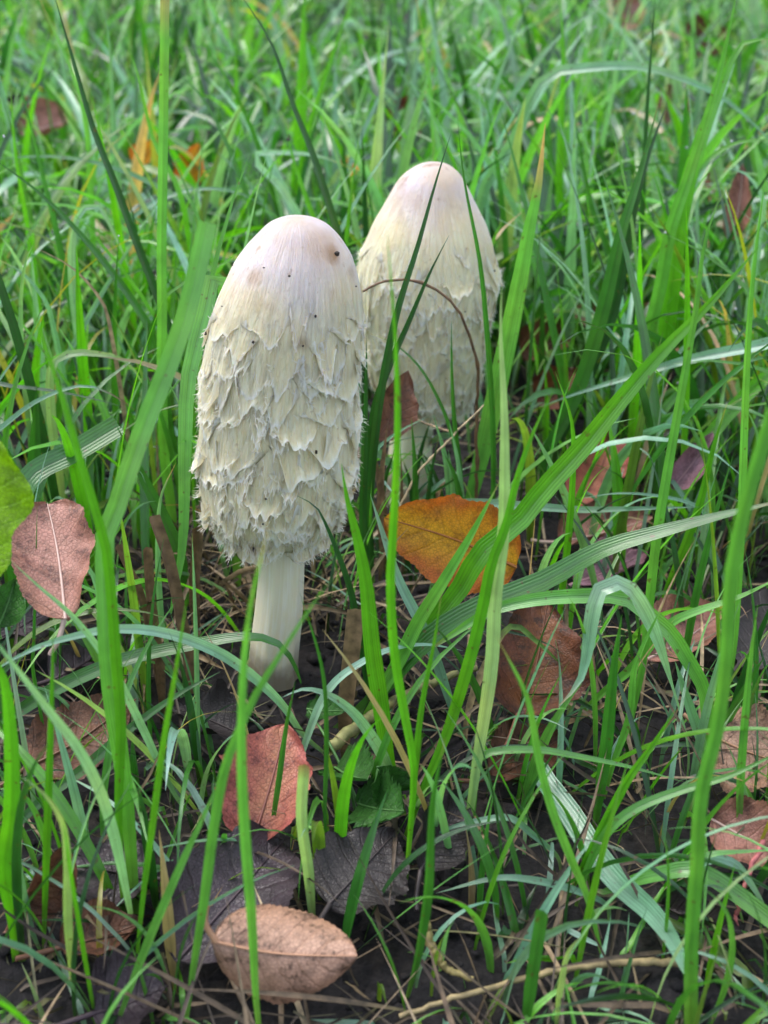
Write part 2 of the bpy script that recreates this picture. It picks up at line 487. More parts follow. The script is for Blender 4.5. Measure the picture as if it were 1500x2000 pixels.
# ------------------------------------------------------------------ mushrooms
def make_mushroom(name, label, pf, Y, stem_px, t_scales, seed, grit_px, ssize=1.0, slift=1.0):
    R = np.random.default_rng(seed)
    root = bpy.data.objects.new(name, None); COL.objects.link(root)
    b = stem_px[-1]; bp = V(b[1], b[0], Y)
    org = np.array([bp[0], Y, 0.0]); root.location = org
    tag(root, label, 'mushroom', 'shaggy white mushrooms in the grass')
    # stem
    path, rad = [], []
    for (py, cx, hw) in stem_px:
        P = V(cx, py, Y); path.append(P); rad.append(hw * zc(P) / FPX)
    top = path[0].copy(); top[2] += 0.035; path = [top] + path; rad = [rad[0]*0.9] + rad
    path.append(np.array([bp[0], Y, min(bp[2], 0) - 0.012])); rad.append(rad[-1]*1.12)
    pp = catmull(path, 40); rr = np.interp(np.linspace(0, 1, 40), np.linspace(0, 1, len(rad)), rad)
    v, q, uv = tube(pp, rr, 40)
    v = v.reshape(40, 40, 3); a = np.linspace(0, 2*np.pi, 40, endpoint=False)
    v[:, :, :] += (0.0004*np.sin(6*a + 1)[None, :, None] + 0.0003*np.sin(11*a)[None, :, None]) * norm(v - pp[:, None, :])
    link('stem', mesh_np('stem', v.reshape(-1, 3) - org, q, uv, mat=M_STEM), root)
    # cap surface
    nt, na = 90, 120
    T, A = np.meshgrid(np.linspace(0.0, 1, nt), np.linspace(0, 2*np.pi, na, endpoint=False), indexing='ij')
    P = pf.ev(A, T); n = pf.nrm(A, T)
    fb = 0.00018*np.sin(A*61 + 4*np.sin(T*9)) + 0.00014*np.sin(A*97 + 3*np.sin(T*13 + 1)) + 0.00035*np.sin(A*9 + T*12)*T
    P = P + n * (fb * np.clip(T*3, 0, 1))[..., None]
    rim = P[-1]; cen = rim.mean(0)
    in1 = cen + (rim - cen)*0.72 + np.array([0, 0, 0.003]); in2 = cen + (rim - cen)*0.35 + np.array([0, 0, 0.012])
    P = np.concatenate([P, in1[None], in2[None]], 0)
    uv = np.stack([np.concatenate([A, A[-2:]])/(2*np.pi), np.concatenate([T, T[-2:]])], -1)
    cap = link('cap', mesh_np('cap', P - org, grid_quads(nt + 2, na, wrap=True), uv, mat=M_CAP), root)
    # shaggy scales, row over row from the rim up so the upper ones lie on top
    t = t_scales; rows_t = []
    while t < 0.985:
        rows_t.append(t); t += R.uniform(0.046, 0.064) * (1.0 if t < 0.8 else 0.70)
    count = 0
    fib_v, fib_q, fib_uv, nfv = [], [], [], 0
    for ri, t0 in enumerate(rows_t):
        low = t0 > 0.84
        w_m = (0.0118 if not low else 0.0085)*ssize
        nsc = min(int(2*np.pi*max(pf.rad(t0), 0.01) / (w_m*0.78)), 24)
        a0 = R.uniform(0, 6.28)
        for i in range(nsc):
            if count >= 298: break
            ph0 = a0 + (i + R.uniform(-0.7, 0.7)) * 2*np.pi/nsc
            tc = t0 + (R.uniform(-0.036, 0.036) if ri else R.uniform(-.055, .02))
            dph = w_m * R.choice([.34, .5, .62, .75, .95, 1.15]) * R.uniform(.85, 1.15) / max(pf.rad(min(tc, .97)), 0.012)
            ln = R.uniform(0.008, 0.022)*ssize**.5 / pf.L * (1.25 if ri < 2 else 1.0) * (0.62 if low else 1)
            big = R.uniform() < 0.15
            lift = (R.uniform(0.0006, 0.0013) if big else R.uniform(0.0001, 0.0005))*slift
            rim = (R.uniform(0.0010, 0.0019) if big else R.uniform(0.0002, 0.0009))*slift
            curl = R.uniform(0.25, 0.5) if big else R.uniform(0.0, 0.25)
            nu, nl = 23, 12
            uu = np.linspace(-1, 1, nu); tl = 1 - (1 - np.linspace(0, 1, nl))**1.5
            fq = R.uniform(2.5, 6.5)
            jit = R.uniform(-1, 1, nu); jit = 0.5*jit + 0.25*np.roll(jit, 1) + 0.25*np.roll(jit, -1)
            tooth = 1 - R.uniform(.35, .75)*np.abs(uu)**R.uniform(1.5, 4.0) + 0.09*np.sin(fq*uu + R.uniform(0, 6)) + 0.17*jit
            UU, TL = np.meshgrid(uu, tl)
            skew = R.uniform(-0.30, 0.30)
            wid = 1 - 0.38*TL**2.0
            LL = TL * (1 + (tooth[None, :] - 1) * TL**1.3)
            up = LL - curl * np.clip(TL - 0.62, 0, 1)**1.4
            ph = ph0 + dph*(UU*wid + skew*TL**2)
            tt = np.clip(tc + ln*up, 0, 1.03)
            S = pf.ev(ph, np.minimum(tt, 1)); n = pf.nrm(ph, np.minimum(tt, 1))
            over = np.clip(tt - 1, 0, 1) * pf.L
            S = S - over[..., None]*np.array([0, 0, 1.0])
            ridge = 0.00022*np.sin(UU*R.uniform(9, 15) + R.uniform(0, 6) + 2*TL) * TL**0.7 + R.uniform(-0.00018, 0.00018, nu)[None, :]*TL
            edge = np.clip(1 - np.abs(UU)**3, 0, 1)
            off = -0.0004 + (0.0008*TL**0.6)*(0.35 + 0.65*edge) + lift*TL**2.5*(0.4 + 0.6*edge) + rim*np.clip((TL - .70)/.30, 0, 1)**1.6*(.6 + .4*edge) + ridge
            S = S + n*off[..., None]
            uvs = np.stack([ph/(2*np.pi), tt], -1)
            tipw = np.clip((TL - .88)/.10, 0, 1)*R.uniform(.5, 1)
            link('scale', mesh_np('scale', S - org, grid_quads(nl, nu), uvs, np.repeat(tipw[..., None], 3, -1), M_CAP), cap)
            count += 1
            # loose fibres: along the ragged end and lying on the scale
            for f_ in range(26):
                j = R.integers(0, nu); r_ = nl - 1 if f_ < 14 else R.integers(3, nl - 1)
                p0 = S[r_ - 1, j]; p1 = S[r_, j]; nn = n[r_, j]
                d = norm(p1 - p0 + 1e-6) * R.uniform(0.0008, 0.0026)
                o_ = nn * R.uniform(0.0000, 0.0007); side = norm(np.cross(d, nn))
                sw = side * R.uniform(-0.0014, 0.0014)
                pts = np.stack([p0 + nn*.0001, p1 + nn*.0002, p1 + d*0.5 + o_*0.5 + sw*0.4, p1 + d*0.75 + o_*1.3 + sw])
                w = np.array([0.00010, 0.00012, 0.00010, 0.00003])[:, None]
                fib_v.append(np.stack([pts - side*w, pts + side*w], 1).reshape(-1, 3))
                fib_q.append(grid_quads(4, 2, nfv)); fib_uv.append(np.tile([[ph0/6.283, min(tc, 1)]], (8, 1))); nfv += 8
    fo = link('fibre', mesh_np('fibre', np.concatenate(fib_v) - org, np.concatenate(fib_q), np.concatenate(fib_uv), np.full((nfv, 3), .75), M_CAP), cap)
    tag(fo, kind='stuff')
    # grit and soil crumbs stuck to the cap
    for (gx, gy, gs) in grit_px:
        best, bp_ = 1e9, None
        AA, TT = np.meshgrid(np.linspace(np.pi, 2*np.pi, 120), np.linspace(0.02, 0.97, 120))
        S = pf.ev(AA, TT); X, Yp = project(S)
        i = np.argmin((X-gx)**2 + (Yp-gy)**2)
        p = S.reshape(-1, 3)[i] + pf.nrm(AA.ravel()[i:i+1], TT.ravel()[i:i+1])[0]*0.0010
        lump(p - org - 0.0006*0, gs*.72, M_GRIT, 'soil_crumb', cap, R)
    return root

def lump(p, size, mat, name, parent, R):
    bm = bmesh.new(); bmesh.ops.create_icosphere(bm, subdivisions=1, radius=size)
    sc = Vector((R.uniform(.6, 1.3), R.uniform(.6, 1.2), R.uniform(.6, 1.5)))
    for v in bm.verts: v.co = Vector((v.co.x*sc.x, v.co.y*sc.y, v.co.z*sc.z)) * R.uniform(0.8, 1.2) + Vector(p)
    me = bpy.data.meshes.new(name); bm.to_mesh(me); bm.free(); me.materials.append(mat)
    return link(name, me, parent)

front = make_mushroom('mushroom', 'tall shaggy white mushroom with ragged curled scales and bare pale stem', PF, FY, front_stem, 0.285, 3,
    [(653, 497, .0011), (567, 542, .0007), (519, 526, .0005), (613, 617, .0006), (497, 668, .0007), (616, 880, .0009), (403, 653, .0007), (592, 672, .0008), (377, 645, .0006),
     (520, 970, .0006), (494, 1075, .0010), (517, 1021, .0009), (461, 520, .0004), (438, 600, .0004), (690, 560, .0004)])
back = make_mushroom('mushroom', 'shaggy white mushroom with smoother cap, brown straw bent across it', PB, BY, back_stem, 0.36, 5,
    [(905, 607, .0006), (775, 579, .0006), (962, 530, .0007), (815, 655, .0005)], .95, .6)

# ------------------------------------------------------------------ grass blades
CLS = {
 'bright': (0.085, 0.305, 0.012), 'light': (0.105, 0.315, 0.055), 'mid': (0.036, 0.155, 0.020), 'dark': (0.013, 0.068, 0.014),
 'sheen': (0.20, 0.39, 0.29), 'blue': (0.135, 0.300, 0.190), 'pale': (0.270, 0.400, 0.180), 'yellow': (0.33, 0.33, 0.035), 'straw': (0.42, 0.30, 0.16), 'brown': (0.17, 0.085, 0.04), 'tan': (0.27, 0.165, 0.085), 'olive': (0.12, 0.22, 0.03),  # 'sheen': sky gloss on the blades, put into their colour
}
CNAME = {'bright': 'bright green', 'light': 'light green', 'mid': 'mid green', 'dark': 'dark green', 'sheen': 'pale blue-green', 'blue': 'blue-green', 'pale': 'pale green', 'yellow': 'yellowing', 'straw': 'dry straw-coloured', 'brown': 'withered brown', 'tan': 'dry tan', 'olive': 'olive green'}

def ribbon(P, w, N_hint, fold, twist=0.0, nc=5):
    T = norm(np.gradient(P, axis=0))
    S = norm(np.cross(T, N_hint)); Nn = norm(np.cross(S, T))
    tw = (twist * np.linspace(-0.5, 1, len(P)))[:, None]
    S, Nn = S*np.cos(tw) + Nn*np.sin(tw), Nn*np.cos(tw) - S*np.sin(tw)
    u = np.linspace(-1, 1, nc)
    v = P[:, None, :] + S[:, None, :]*(w[:, None, None]*u[None, :, None]*0.5) + Nn[:, None, :]*(fold*w[:, None, None]*(np.abs(u)[None, :, None] - 0.5)*0.5)
    return v

LANDMARKS = [((535,1340),'the taller mushroom'),((798,975),'the back mushroom'),((870,1190),'the orange leaf'),((540,1640),'the orange-red leaf'),((560,1950),'the tan-pink leaf'),((1050,1400),'the rusty brown leaf'),
 ((1480,1480),'the pale tan leaf'),((110,1220),'the pinkish rounded leaf'),((720,1580),'the little green weed'),((1190,1030),'the dull pink leaf'),((1350,960),'the small upright pink leaf'),((740,1720),'the ribbed grey leaf'),((1340,1250),'the dusky pink-brown leaf'),
 ((1340,1990),'the thick grass stem'),((1050,1920),'the tan creeping stem'),((140,1440),'the rough brown leaf'),((230,1700),'the purple veined leaf'),((280,1180),'the dry brown sheaths'),((1180,1700),'the flopped blue-green blade'),((880,1620),'the ragged grey-brown leaf'),
 ((1200,720),'the far dusky pink leaf'),((1090,760),'the rust-red leaf'),((380,380),'the upright orange leaf'),((95,300),'the faded pink-red leaf'),((1440,450),'the lilac-pink leaf'),((800,260),'the far rusty leaf')]
LMP = [(G(*p), n) for p, n in LANDMARKS]
def auto_label(wide, form, cls, P, h):
    n = min(LMP, key=lambda q: np.hypot(q[0][0]-P[0], q[0][1]-P[1]))[1]
    return ('broad' if wide else 'narrow') + ' ' + ('low ' if h < .055 else 'long ' if h > .13 else '') + form + ' ' + CNAME[cls] + ' grass blade rooted near ' + n

def blade(pts, wpx, cls, Y0=None, dY=0.0, label=None, cut=False, tipcol=None, fold=0.45, shape=None, face=None, group=None, cat='grass blade', name='grass_blade'):
    """a traced blade, root first; rooted in the ground"""
    if Y0 is None:
        Y0 = G(pts[0][0], pts[0][1])[1]
    L = np.concatenate([[0], np.cumsum([math.dist(pts[i], pts[i+1]) for i in range(len(pts)-1)])]); L = L/L[-1]
    P = [V(px, py, Y0 + dY*l) for (px, py), l in zip(pts, L)]
    n_real = len(P)
    if P[0][2] > 0.003:
        d = norm(P[0] - P[1]); d = norm(d*np.array([0.35, 0.35, 1]) + np.array([0, 0, -0.6]))
        k = (P[0][2] + 0.006) / max(-d[2], 0.3)
        P = [P[0] + d*k] + ([P[0] + d*k*0.5 + np.array([0.001, 0, 0])] if k > 0.03 else []) + P
    P = np.array(P)
    P[:, 2] = np.maximum(P[:, 2], -0.008)
    n = 26
    Q = catmull(P, n)
    Q[1:, 2] = np.where(np.arange(1, n) > 4, np.maximum(Q[1:, 2], 0.003), Q[1:, 2])
    t = np.linspace(0, 1, n)
    wm = 1.12 * wpx * zc(V(*pts[len(pts)//2], Y0 + dY*0.5)) / FPX
    if cut: w = wm*(0.55 + 0.45*np.clip(t/0.35, 0, 1))
    elif shape == 'mid': w = wm*np.clip(np.sin(np.pi*np.clip(t*0.94+0.05, 0, 1))**0.55, 0.03, 1)
    elif shape == 'stalk': w = wm*(1 - 0.25*t)
    elif shape == 'droop': w = wm*np.clip((t - .30)/.25, .14, 1)*np.clip(1 - np.clip((t - .7)/.3, 0, 1)**1.8, .02, 1)
    else: w = wm*(0.36 + 0.64*np.clip(t/0.35, 0, 1)**0.8)*np.clip(1 - np.clip((t - 0.45)/0.55, 0, 1)**1.8, 0.02, 1)
    view = norm(CAMP - Q)
    f = face if face is not None else random.uniform(-0.5, 0.5)
    Nh = norm(view + np.array([f, 0.0, 0.55]))
    v = ribbon(Q, w, Nh, fold*random.uniform(0.6, 1.3), random.uniform(-0.5, 0.5))
    c0 = np.array(CLS[cls]) * random.uniform(0.85, 1.15)
    c = np.repeat(c0[None], n, 0)
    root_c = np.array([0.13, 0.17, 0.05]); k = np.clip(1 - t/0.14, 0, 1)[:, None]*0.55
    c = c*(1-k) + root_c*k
    if tipcol is None and random.random() < .3 and cls not in ('straw', 'brown', 'tan'): tipcol = (random.choice(['straw', 'yellow', 'tan']), random.uniform(.90, .97))
    if tipcol:
        k = np.clip((t - tipcol[1])/0.06, 0, 1)[:, None]; c = c*(1-k) + np.array(CLS[tipcol[0]])*k
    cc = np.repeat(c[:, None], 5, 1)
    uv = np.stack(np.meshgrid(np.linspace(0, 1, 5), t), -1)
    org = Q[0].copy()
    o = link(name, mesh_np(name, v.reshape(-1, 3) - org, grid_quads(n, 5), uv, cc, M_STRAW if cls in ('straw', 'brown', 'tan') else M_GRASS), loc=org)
    dz = np.max(Q[:, 2]) - Q[-1, 2]
    wide = wm > 0.0042
    if label is None:
        form = 'arching' if dz > 0.012 else ('upright' if abs(Q[-1, 0]-Q[0, 0]) < 0.35*(Q[-1, 2]-Q[0, 2]) else 'slanting')
        label = auto_label(wide, form, cls, Q[0], Q[:, 2].max())
    tag(o, label, cat, group or 'single grass blades around the mushrooms')
    return o

B = blade
# --- left foreground
B([(85,1860),(90,1700),(97,1500),(103,1300),(104,1215)], 15, 'bright')
B([(242,1790),(232,1600),(236,1400),(228,1300),(207,1070),(189,1006),(154,890),(119,768),(63,600),(45,540)], 21, 'bright', label='very long bright green grass blade curving away from the broad cut-ended blade')
B([(212,1300),(205,1120),(203,1055),(224,1002),(252,915),(290,810),(332,705),(367,600),(405,435)], 33, 'light', Y0=.262, dY=.03, cut=True, label='broad olive green grass blade with squarely cut end beside the taller mushroom', fold=.25, face=0)
B([(455,1040),(450,800),(446,640),(436,545),(422,522),(402,600),(368,740),(362,845),(360,950),(360,1000),(354,1090),(333,1198)], 31, 'light', Y0=.43, dY=-.05, shape='mid', label='drooping green grass blade with rust spots hanging beside the taller mushroom', fold=.3, face=0)
B([(512,2060),(500,1950),(492,1800),(480,1650),(472,1500),(475,1320),(490,1180),(513,1077),(527,1017)], 19, 'light', label='long pale green grass blade crossing the front of the bare mushroom stem', face=0)
B([(362,2010),(378,1890),(400,1750),(420,1600),(443,1488),(467,1427),(504,1348),(551,1273),(611,1180),(649,1129)], 19, 'light', label='slanting green grass blade whose tip crosses the mushroom stem towards the orange leaf', face=0)
B([(225,2010),(280,1865),(350,1700),(400,1590),(442,1498)], 19, 'light')
B([(262,1930),(280,1750),(300,1600),(320,1450),(345,1300),(367,1156)], 15, 'bright')
B([(375,1595),(350,1565),(315,1500),(280,1425),(215,1300),(140,1202),(75,1145),(21,1095)], 15, 'sheen', dY=-.03)
B([(632,1470),(593,1437),(546,1371),(467,1301),(420,1272),(350,1244),(280,1230),(210,1230),(140,1244),(70,1265),(-40,1325)], 22, 'sheen', dY=-.06, label='long arching blue-green grass blade sweeping past the foot of the mushroom', fold=.5)
B([(-60,1440),(35,1390),(100,1350),(240,1290),(350,1265),(490,1244),(540,1256),(570,1290),(588,1335)], 27, 'mid', Y0=.33, label='broad green grass blade bending down around the mushroom stem', shape='mid')
B([(-40,1690),(75,1570),(165,1500),(245,1430),(350,1355),(430,1312)], 19, 'mid', dY=.03)
B([(8,1700),(22,1600),(24,1500),(20,1420),(8,1330),(-20,1270)], 30, 'bright', Y0=.24, label='broad bright green curved grass blade below the round green leaf', shape='mid', face=0)
B([(262,1820),(220,1625),(190,1535),(150,1460),(100,1395),(35,1310),(-30,1225)], 22, 'sheen', dY=-.03)
B([(145,1960),(132,1800),(130,1670),(120,1605),(85,1550),(40,1515)], 19, 'pale', dY=-.01, label='pale yellowish grass stem bending over in blue-green at its tip')
B([(115,1760),(90,1650),(65,1580),(35,1545),(-20,1540)], 12, 'light')
B([(80,1860),(65,1825),(47,1750),(35,1675),(30,1610)], 13, 'blue')
B([(612,1815),(603,1700),(590,1600),(595,1495)], 20, 'pale', cut=True, tipcol=('tan', .93), label='stout pale grass stem with brown mottling and blunt end', fold=.6)
B([(397,1540),(388,1450),(384,1300),(381,1195),(375,1040)], 9, 'blue')
B([(524,1668),(530,1625),(545,1525),(560,1415),(577,1330)], 11, 'mid', Y0=.278)
B([(645,1705),(635,1600),(638,1450),(630,1310),(585,1155)], 9, 'mid')
B([(775,1570),(756,1497),(723,1437),(686,1390),(639,1357),(593,1346),(551,1362)], 23, 'sheen', dY=-.02, label='arching blue-green grass blade curling down over the reddish leaf', face=0)
B([(560,1570),(600,1440),(630,1367),(653,1334),(695,1301),(761,1269),(831,1259),(905,1271)], 15, 'sheen', dY=.03)
B([(792,1610),(761,1497),(742,1367),(728,1273),(714,1133),(695,1040),(677,970),(667,905)], 31, 'bright', Y0=.30, label='broad pointed bright green grass blade rising right beside the taller mushroom', face=0, fold=.3)
B([(790,1750),(803,1600),(808,1500),(789,1390),(770,1273),(763,1133),(768,1040),(775,900),(777,793),(772,653),(765,560),(756,453)], 17, 'bright', label='very tall thin bright green grass blade standing between the two mushrooms', face=0)
B([(795,1720),(806,1560),(812,1483),(826,1367),(849,1250),(863,1152)], 12, 'bright')
B([(905,1450),(882,1380),(854,1297),(821,1217),(779,1133),(747,1040),(723,965)], 20, 'sheen', dY=.02, label='straight blue-green grass blade slanting across the base of the orange leaf', face=0)
B([(690,1440),(740,1360),(784,1283),(817,1217),(863,1143),(924,1040),(975,942)], 27, 'light', dY=-.03, label='broad light green grass blade slanting across the orange leaf', face=0)
B([(790,1640),(825,1545),(870,1440),(920,1280),(944,1180),(960,1100),(988,1028),(1008,940),(1040,848),(1080,764)], 22, 'bright', face=0, label='long bright green grass blade leaning past the edge of the orange leaf')
B([(905,1680),(930,1500),(960,1300),(968,1160),(984,1040),(986,920),(985,793),(978,653),(980,560)], 25, 'pale', dY=.02, label='tall whitish green upright grass blade near the back mushroom', face=0, fold=.6)
B([(700,1400),(780,1310),(840,1225),(900,1148),(940,1080),(1012,1020),(1060,960),(1140,872),(1220,772),(1300,680),(1380,600),(1482,482)], 39, 'bright', Y0=.35, dY=-.02, label='very broad long bright green grass blade rising diagonally beyond the orange leaf', face=0, fold=.35)
B([(640,1460),(724,1370),(820,1262),(900,1205),(980,1168),(1060,1136),(1180,1072),(1300,1036),(1420,1004),(1560,970)], 43, 'mid', Y0=.345, dY=-.03, label='very broad flat green grass blade lying low under the orange leaf', face=0, fold=.3)
B([(1375,1350),(1340,1285),(1308,1236),(1260,1196),(1220,1168),(1140,1164),(1040,1172),(960,1192),(900,1228),(850,1262)], 29, 'light', Y0=.32, dY=.0, label='kinked light green grass blade bent over below the broad flat blade', shape='mid', face=0)
B([(1345,1470),(1310,1330),(1262,1200),(1215,1140),(1175,1150),(1156,1210),(1148,1270),(1130,1335),(1090,1380)], 30, 'sheen', Y0=.315, dY=-.02, label='pale grass blade folded over and hanging down in a pointed tip', shape='droop', face=0)
B([(1350,2040),(1350,1850),(1360,1700),(1370,1550),(1400,1425),(1416,1300),(1428,1120),(1452,1000),(1480,900),(1510,800)], 29, 'light', label='thick tall pale green grass stem rising past the low grass', shape='stalk', fold=.7, face=0)
B([(1440,1180),(1448,980),(1456,760),(1465,600),(1475,500),(1495,345)], 17, 'light', Y0=.36)
B([(1230,1420),(1255,1300),(1268,1180),(1284,1040),(1304,920),(1332,760),(1360,600),(1372,500),(1395,410),(1435,345)], 18, 'light', Y0=.33, face=0)
B([(1095,1180),(1105,1100),(1116,980),(1120,880),(1116,820),(1084,724)], 13, 'bright', Y0=.38)
B([(1290,1190),(1340,1060),(1368,980),(1392,880),(1420,788)], 15, 'bright', Y0=.40)
B([(1130,1400),(1170,1360),(1240,1300),(1288,1240),(1320,1212),(1380,1188),(1440,1168),(1540,1120)], 19, 'light', dY=-.02)
B([(912,1660),(925,1570),(928,1500),(945,1474),(1050,1465),(1125,1477),(1225,1497),(1335,1527)], 14, 'light', face=0, label='thin horizontal light green grass blade stretching over bare dark soil')
B([(1178,1880),(1145,1750),(1115,1680),(1075,1575),(1050,1475),(1030,1365),(1000,1300),(970,1245)], 19, 'light')
B([(1110,1750),(1140,1690),(1180,1610),(1225,1525),(1275,1455),(1320,1385)], 17, 'bright')
B([(1125,1770),(1150,1690),(1190,1620),(1240,1580),(1325,1545),(1425,1515),(1540,1460)], 17, 'light')
B([(1050,1500),(1065,1525),(1110,1585),(1165,1670),(1215,1730),(1275,1785),(1315,1840),(1346,1912)], 44, 'blue', Y0=.302, dY=-.084, label='broad dull blue-green grass blade flopped down onto the dark soil', fold=.3, shape='mid', face=0)
B([(1358,1700),(1300,1705),(1225,1725),(1160,1752)], 32, 'light', Y0=.252, dY=.01, shape='mid', face=0)
B([(1362,1690),(1385,1670),(1440,1664),(1530,1660)], 13, 'light', Y0=.25)
B([(1360,1720),(1375,1680),(1430,1685),(1465,1725),(1510,1800)], 20, 'sheen', Y0=.25, face=0)
B([(1385,2010),(1420,1915),(1430,1840),(1415,1775),(1370,1730)], 12, 'light')
B([(1025,2010),(1045,1875),(1060,1780)], 23, 'mid', cut=True)
B([(1085,2010),(1095,1925),(1110,1860),(1135,1828)], 14, 'pale')
B([(1190,1800),(1185,1768),(1125,1740),(1045,1720),(975,1715),(850,1745)], 14, 'blue')
B([(1095,1700),(1090,1675),(1040,1630),(995,1597),(950,1600),(885,1615),(820,1645)], 12, 'blue')
B([(795,1950),(815,1875),(835,1750),(845,1560),(870,1440)], 18, 'mid')
B([(1445,1680),(1445,1550),(1465,1300),(1480,1180)], 15, 'light')
B([(1385,1520),(1370,1450),(1345,1375),(1318,1290)], 19, 'blue')
B([(1160,1630),(1170,1560),(1185,1450),(1200,1300),(1215,1200)], 22, 'mid')
B([(1180,1560),(1195,1500),(1230,1400),(1242,1300),(1300,1170)], 14, 'light')
B([(1500,1990),(1420,1930),(1350,1880),(1260,1830)], 26, 'olive', Y0=.225, dY=.03)
# --- around and behind the mushrooms
B([(722,1010),(733,850),(756,700),(780,595),(815,485),(850,360),(882,257)], 15, 'dark', Y0=.42, label='dark green grass blade standing tall in front of the back mushroom cap', face=0)
B([(712,1000),(733,793),(761,714),(798,630),(840,532),(877,460)], 15, 'dark', Y0=.425, face=0, label='short dark green grass blade in front of the back mushroom cap')
B([(709,1060),(709,980),(714,793),(716,653)], 14, 'dark', Y0=.405, face=0, label='dark upright grass blade tight against the taller mushroom')
B([(905,990),(905,980),(896,910),(877,831),(854,775),(817,714),(770,672),(716,649)], 7, 'mid', Y0=.455, label='very thin green grass blade arching across the back mushroom')
B([(727,900),(737,877),(784,840),(840,812)], 9, 'blue', Y0=.45)
B([(815,1010),(826,980),(873,933),(926,908)], 11, 'blue', Y0=.46)
B([(900,960),(900,933),(887,817),(882,700),(882,621)], 9, 'mid', Y0=.45)
B([(962,800),(957,723),(952,653),(938,513),(905,340),(893,220)], 11, 'mid', Y0=.45, label='thin green grass blade along the side of the back mushroom')
B([(715,1320),(700,1240),(686,1161),(667,1101),(639,1031),(616,989),(579,968)], 15, 'dark', Y0=.335, label='short dark curled grass blade against the lower cap of the taller mushroom')
B([(912,1010),(924,960),(948,860),(980,720),(1013,560),(1035,440),(1050,370),(1065,240)], 35, 'light', Y0=.475, tipcol=('straw', .84), fold=.3, face=0, label='broad olive grass blade with withered brown tip beside the back mushroom')
B([(1060,900),(1100,824),(1140,732),(1180,600),(1215,450),(1250,340),(1285,205)], 27, 'mid', Y0=.50, label='long green grass blade leaning beyond the back mushroom', face=0)
B([(1080,900),(1120,800),(1165,700),(1200,600),(1230,450),(1260,325),(1305,195)], 20, 'dark', Y0=.53, face=0)
B([(930,440),(950,360),(1010,265),(1040,185),(1075,145),(1150,132),(1250,130),(1350,160),(1425,200),(1530,300)], 21, 'blue', Y0=.68, dY=-.05, label='long dark blue-green grass blade arching over behind the back mushroom', face=0)
B([(925,400),(935,360),(970,285),(1022,215)], 16, 'yellow', Y0=.70, label='yellow grass blade with brown spots behind the back mushroom')
B([(1240,760),(1270,640),(1290,560),(1310,450),(1340,360),(1375,250),(1410,125),(1440,-20)], 24, 'light', Y0=.55, dY=-.03, label='broad tall yellow-green grass blade with a bent neighbour', face=0)
B([(1330,420),(1360,300),(1410,165),(1430,115),(1460,78),(1530,80)], 34, 'bright', Y0=.56, label='broad light green grass blade bent over sharply near its top', face=0)
B([(1245,560),(1255,400),(1262,250),(1270,125),(1282,-20)], 11, 'dark', Y0=.60)
B([(930,330),(970,165),(990,110),(1032,0)], 12, 'blue', Y0=.8)
B([(930,290),(950,260),(1025,155),(1100,65),(1210,-5)], 12, 'blue', Y0=.8)
B([(1090,420),(1095,250),(1100,100),(1093,-20)], 15, 'bright', Y0=.75)
B([(850,330),(845,225),(830,100),(810,-20)], 11, 'light', Y0=.72)
B([(1480,470),(1490,390),(1450,335),(1410,330)], 18, 'sheen', Y0=.6)
B([(1320,480),(1335,400),(1375,320),(1435,280),(1540,272)], 15, 'light', Y0=.58)
B([(1560,660),(1500,672),(1340,704),(1232,736),(1140,764),(1052,795)], 25, 'sheen', Y0=.47, dY=.03, face=0, label='broad blue-green grass blade lying level behind the diagonal bright blade')
B([(890,990),(900,984),(1020,988),(1140,996),(1220,994),(1368,990)], 17, 'blue', Y0=.40, face=0)
B([(1380,1010),(1360,988),(1280,968),(1200,964),(1124,976)], 8, 'blue', Y0=.42)
B([(1225,640),(1185,480),(1160,420),(1115,190)], 10, 'mid', Y0=.62)
for i in range(16):
    x = random.uniform(735, 905); y0 = random.uniform(960, 1010); h = random.uniform(70, 190); dx = random.uniform(-60, 60)
    B([(x, y0), (x + dx*.3, y0 - h*.5), (x + dx, y0 - h)], random.uniform(8, 15), random.choice(['dark', 'mid', 'dark', 'blue', 'tan']), Y0=random.uniform(.44, .475))
# --- left middle and top
B([(322,900),(316,720),(317,600),(316,500),(319,300),(321,150),(323,-30)], 20, 'light', Y0=.47, shape='stalk', face=0, label='tall straight light green grass stem, the straightest and tallest one')
B([(350,700),(300,560),(265,470),(225,360),(185,260),(145,125),(100,-30)], 15, 'dark', Y0=.52, face=0, label='long dark green grass blade leaning away from the tall straight stem')
B([(690,560),(650,425),(610,300),(570,200),(530,85),(460,-25)], 15, 'dark', Y0=.56, face=0, label='long dark green grass blade rising from behind the two mushrooms')
B([(236,450),(230,350),(220,225),(215,100),(200,-10)], 12, 'blue', Y0=.68)
B([(385,560),(370,475),(350,375),(300,275),(270,150),(242,65)], 12, 'bright', Y0=.62)
B([(360,400),(300,360),(200,320),(100,305),(-30,312)], 10, 'blue', Y0=.66)
B([(290,640),(260,590),(225,540),(150,450),(75,375),(-20,305)], 15, 'mid', Y0=.5)
B([(250,450),(260,425),(325,385),(400,368),(475,380),(548,425)], 10, 'blue', Y0=.64)
B([(520,500),(500,440),(470,350),(435,265),(390,185),(340,135)], 13, 'mid', Y0=.66)
B([(590,440),(550,370),(495,305),(550,298),(625,305),(692,332)], 15, 'sheen', Y0=.68, face=0)
B([(580,420),(586,250),(590,150),(594,-20)], 25, 'bright', Y0=.85)
B([(590,320),(605,250),(640,140),(690,-15)], 13, 'bright', Y0=.8)
B([(630,470),(610,420),(570,300),(555,225)], 12, 'bright', Y0=.64, label='bright green grass blade with a tiny black fly on it')
B([(670,540),(675,490),(690,350),(705,245)], 12, 'bright', Y0=.58)
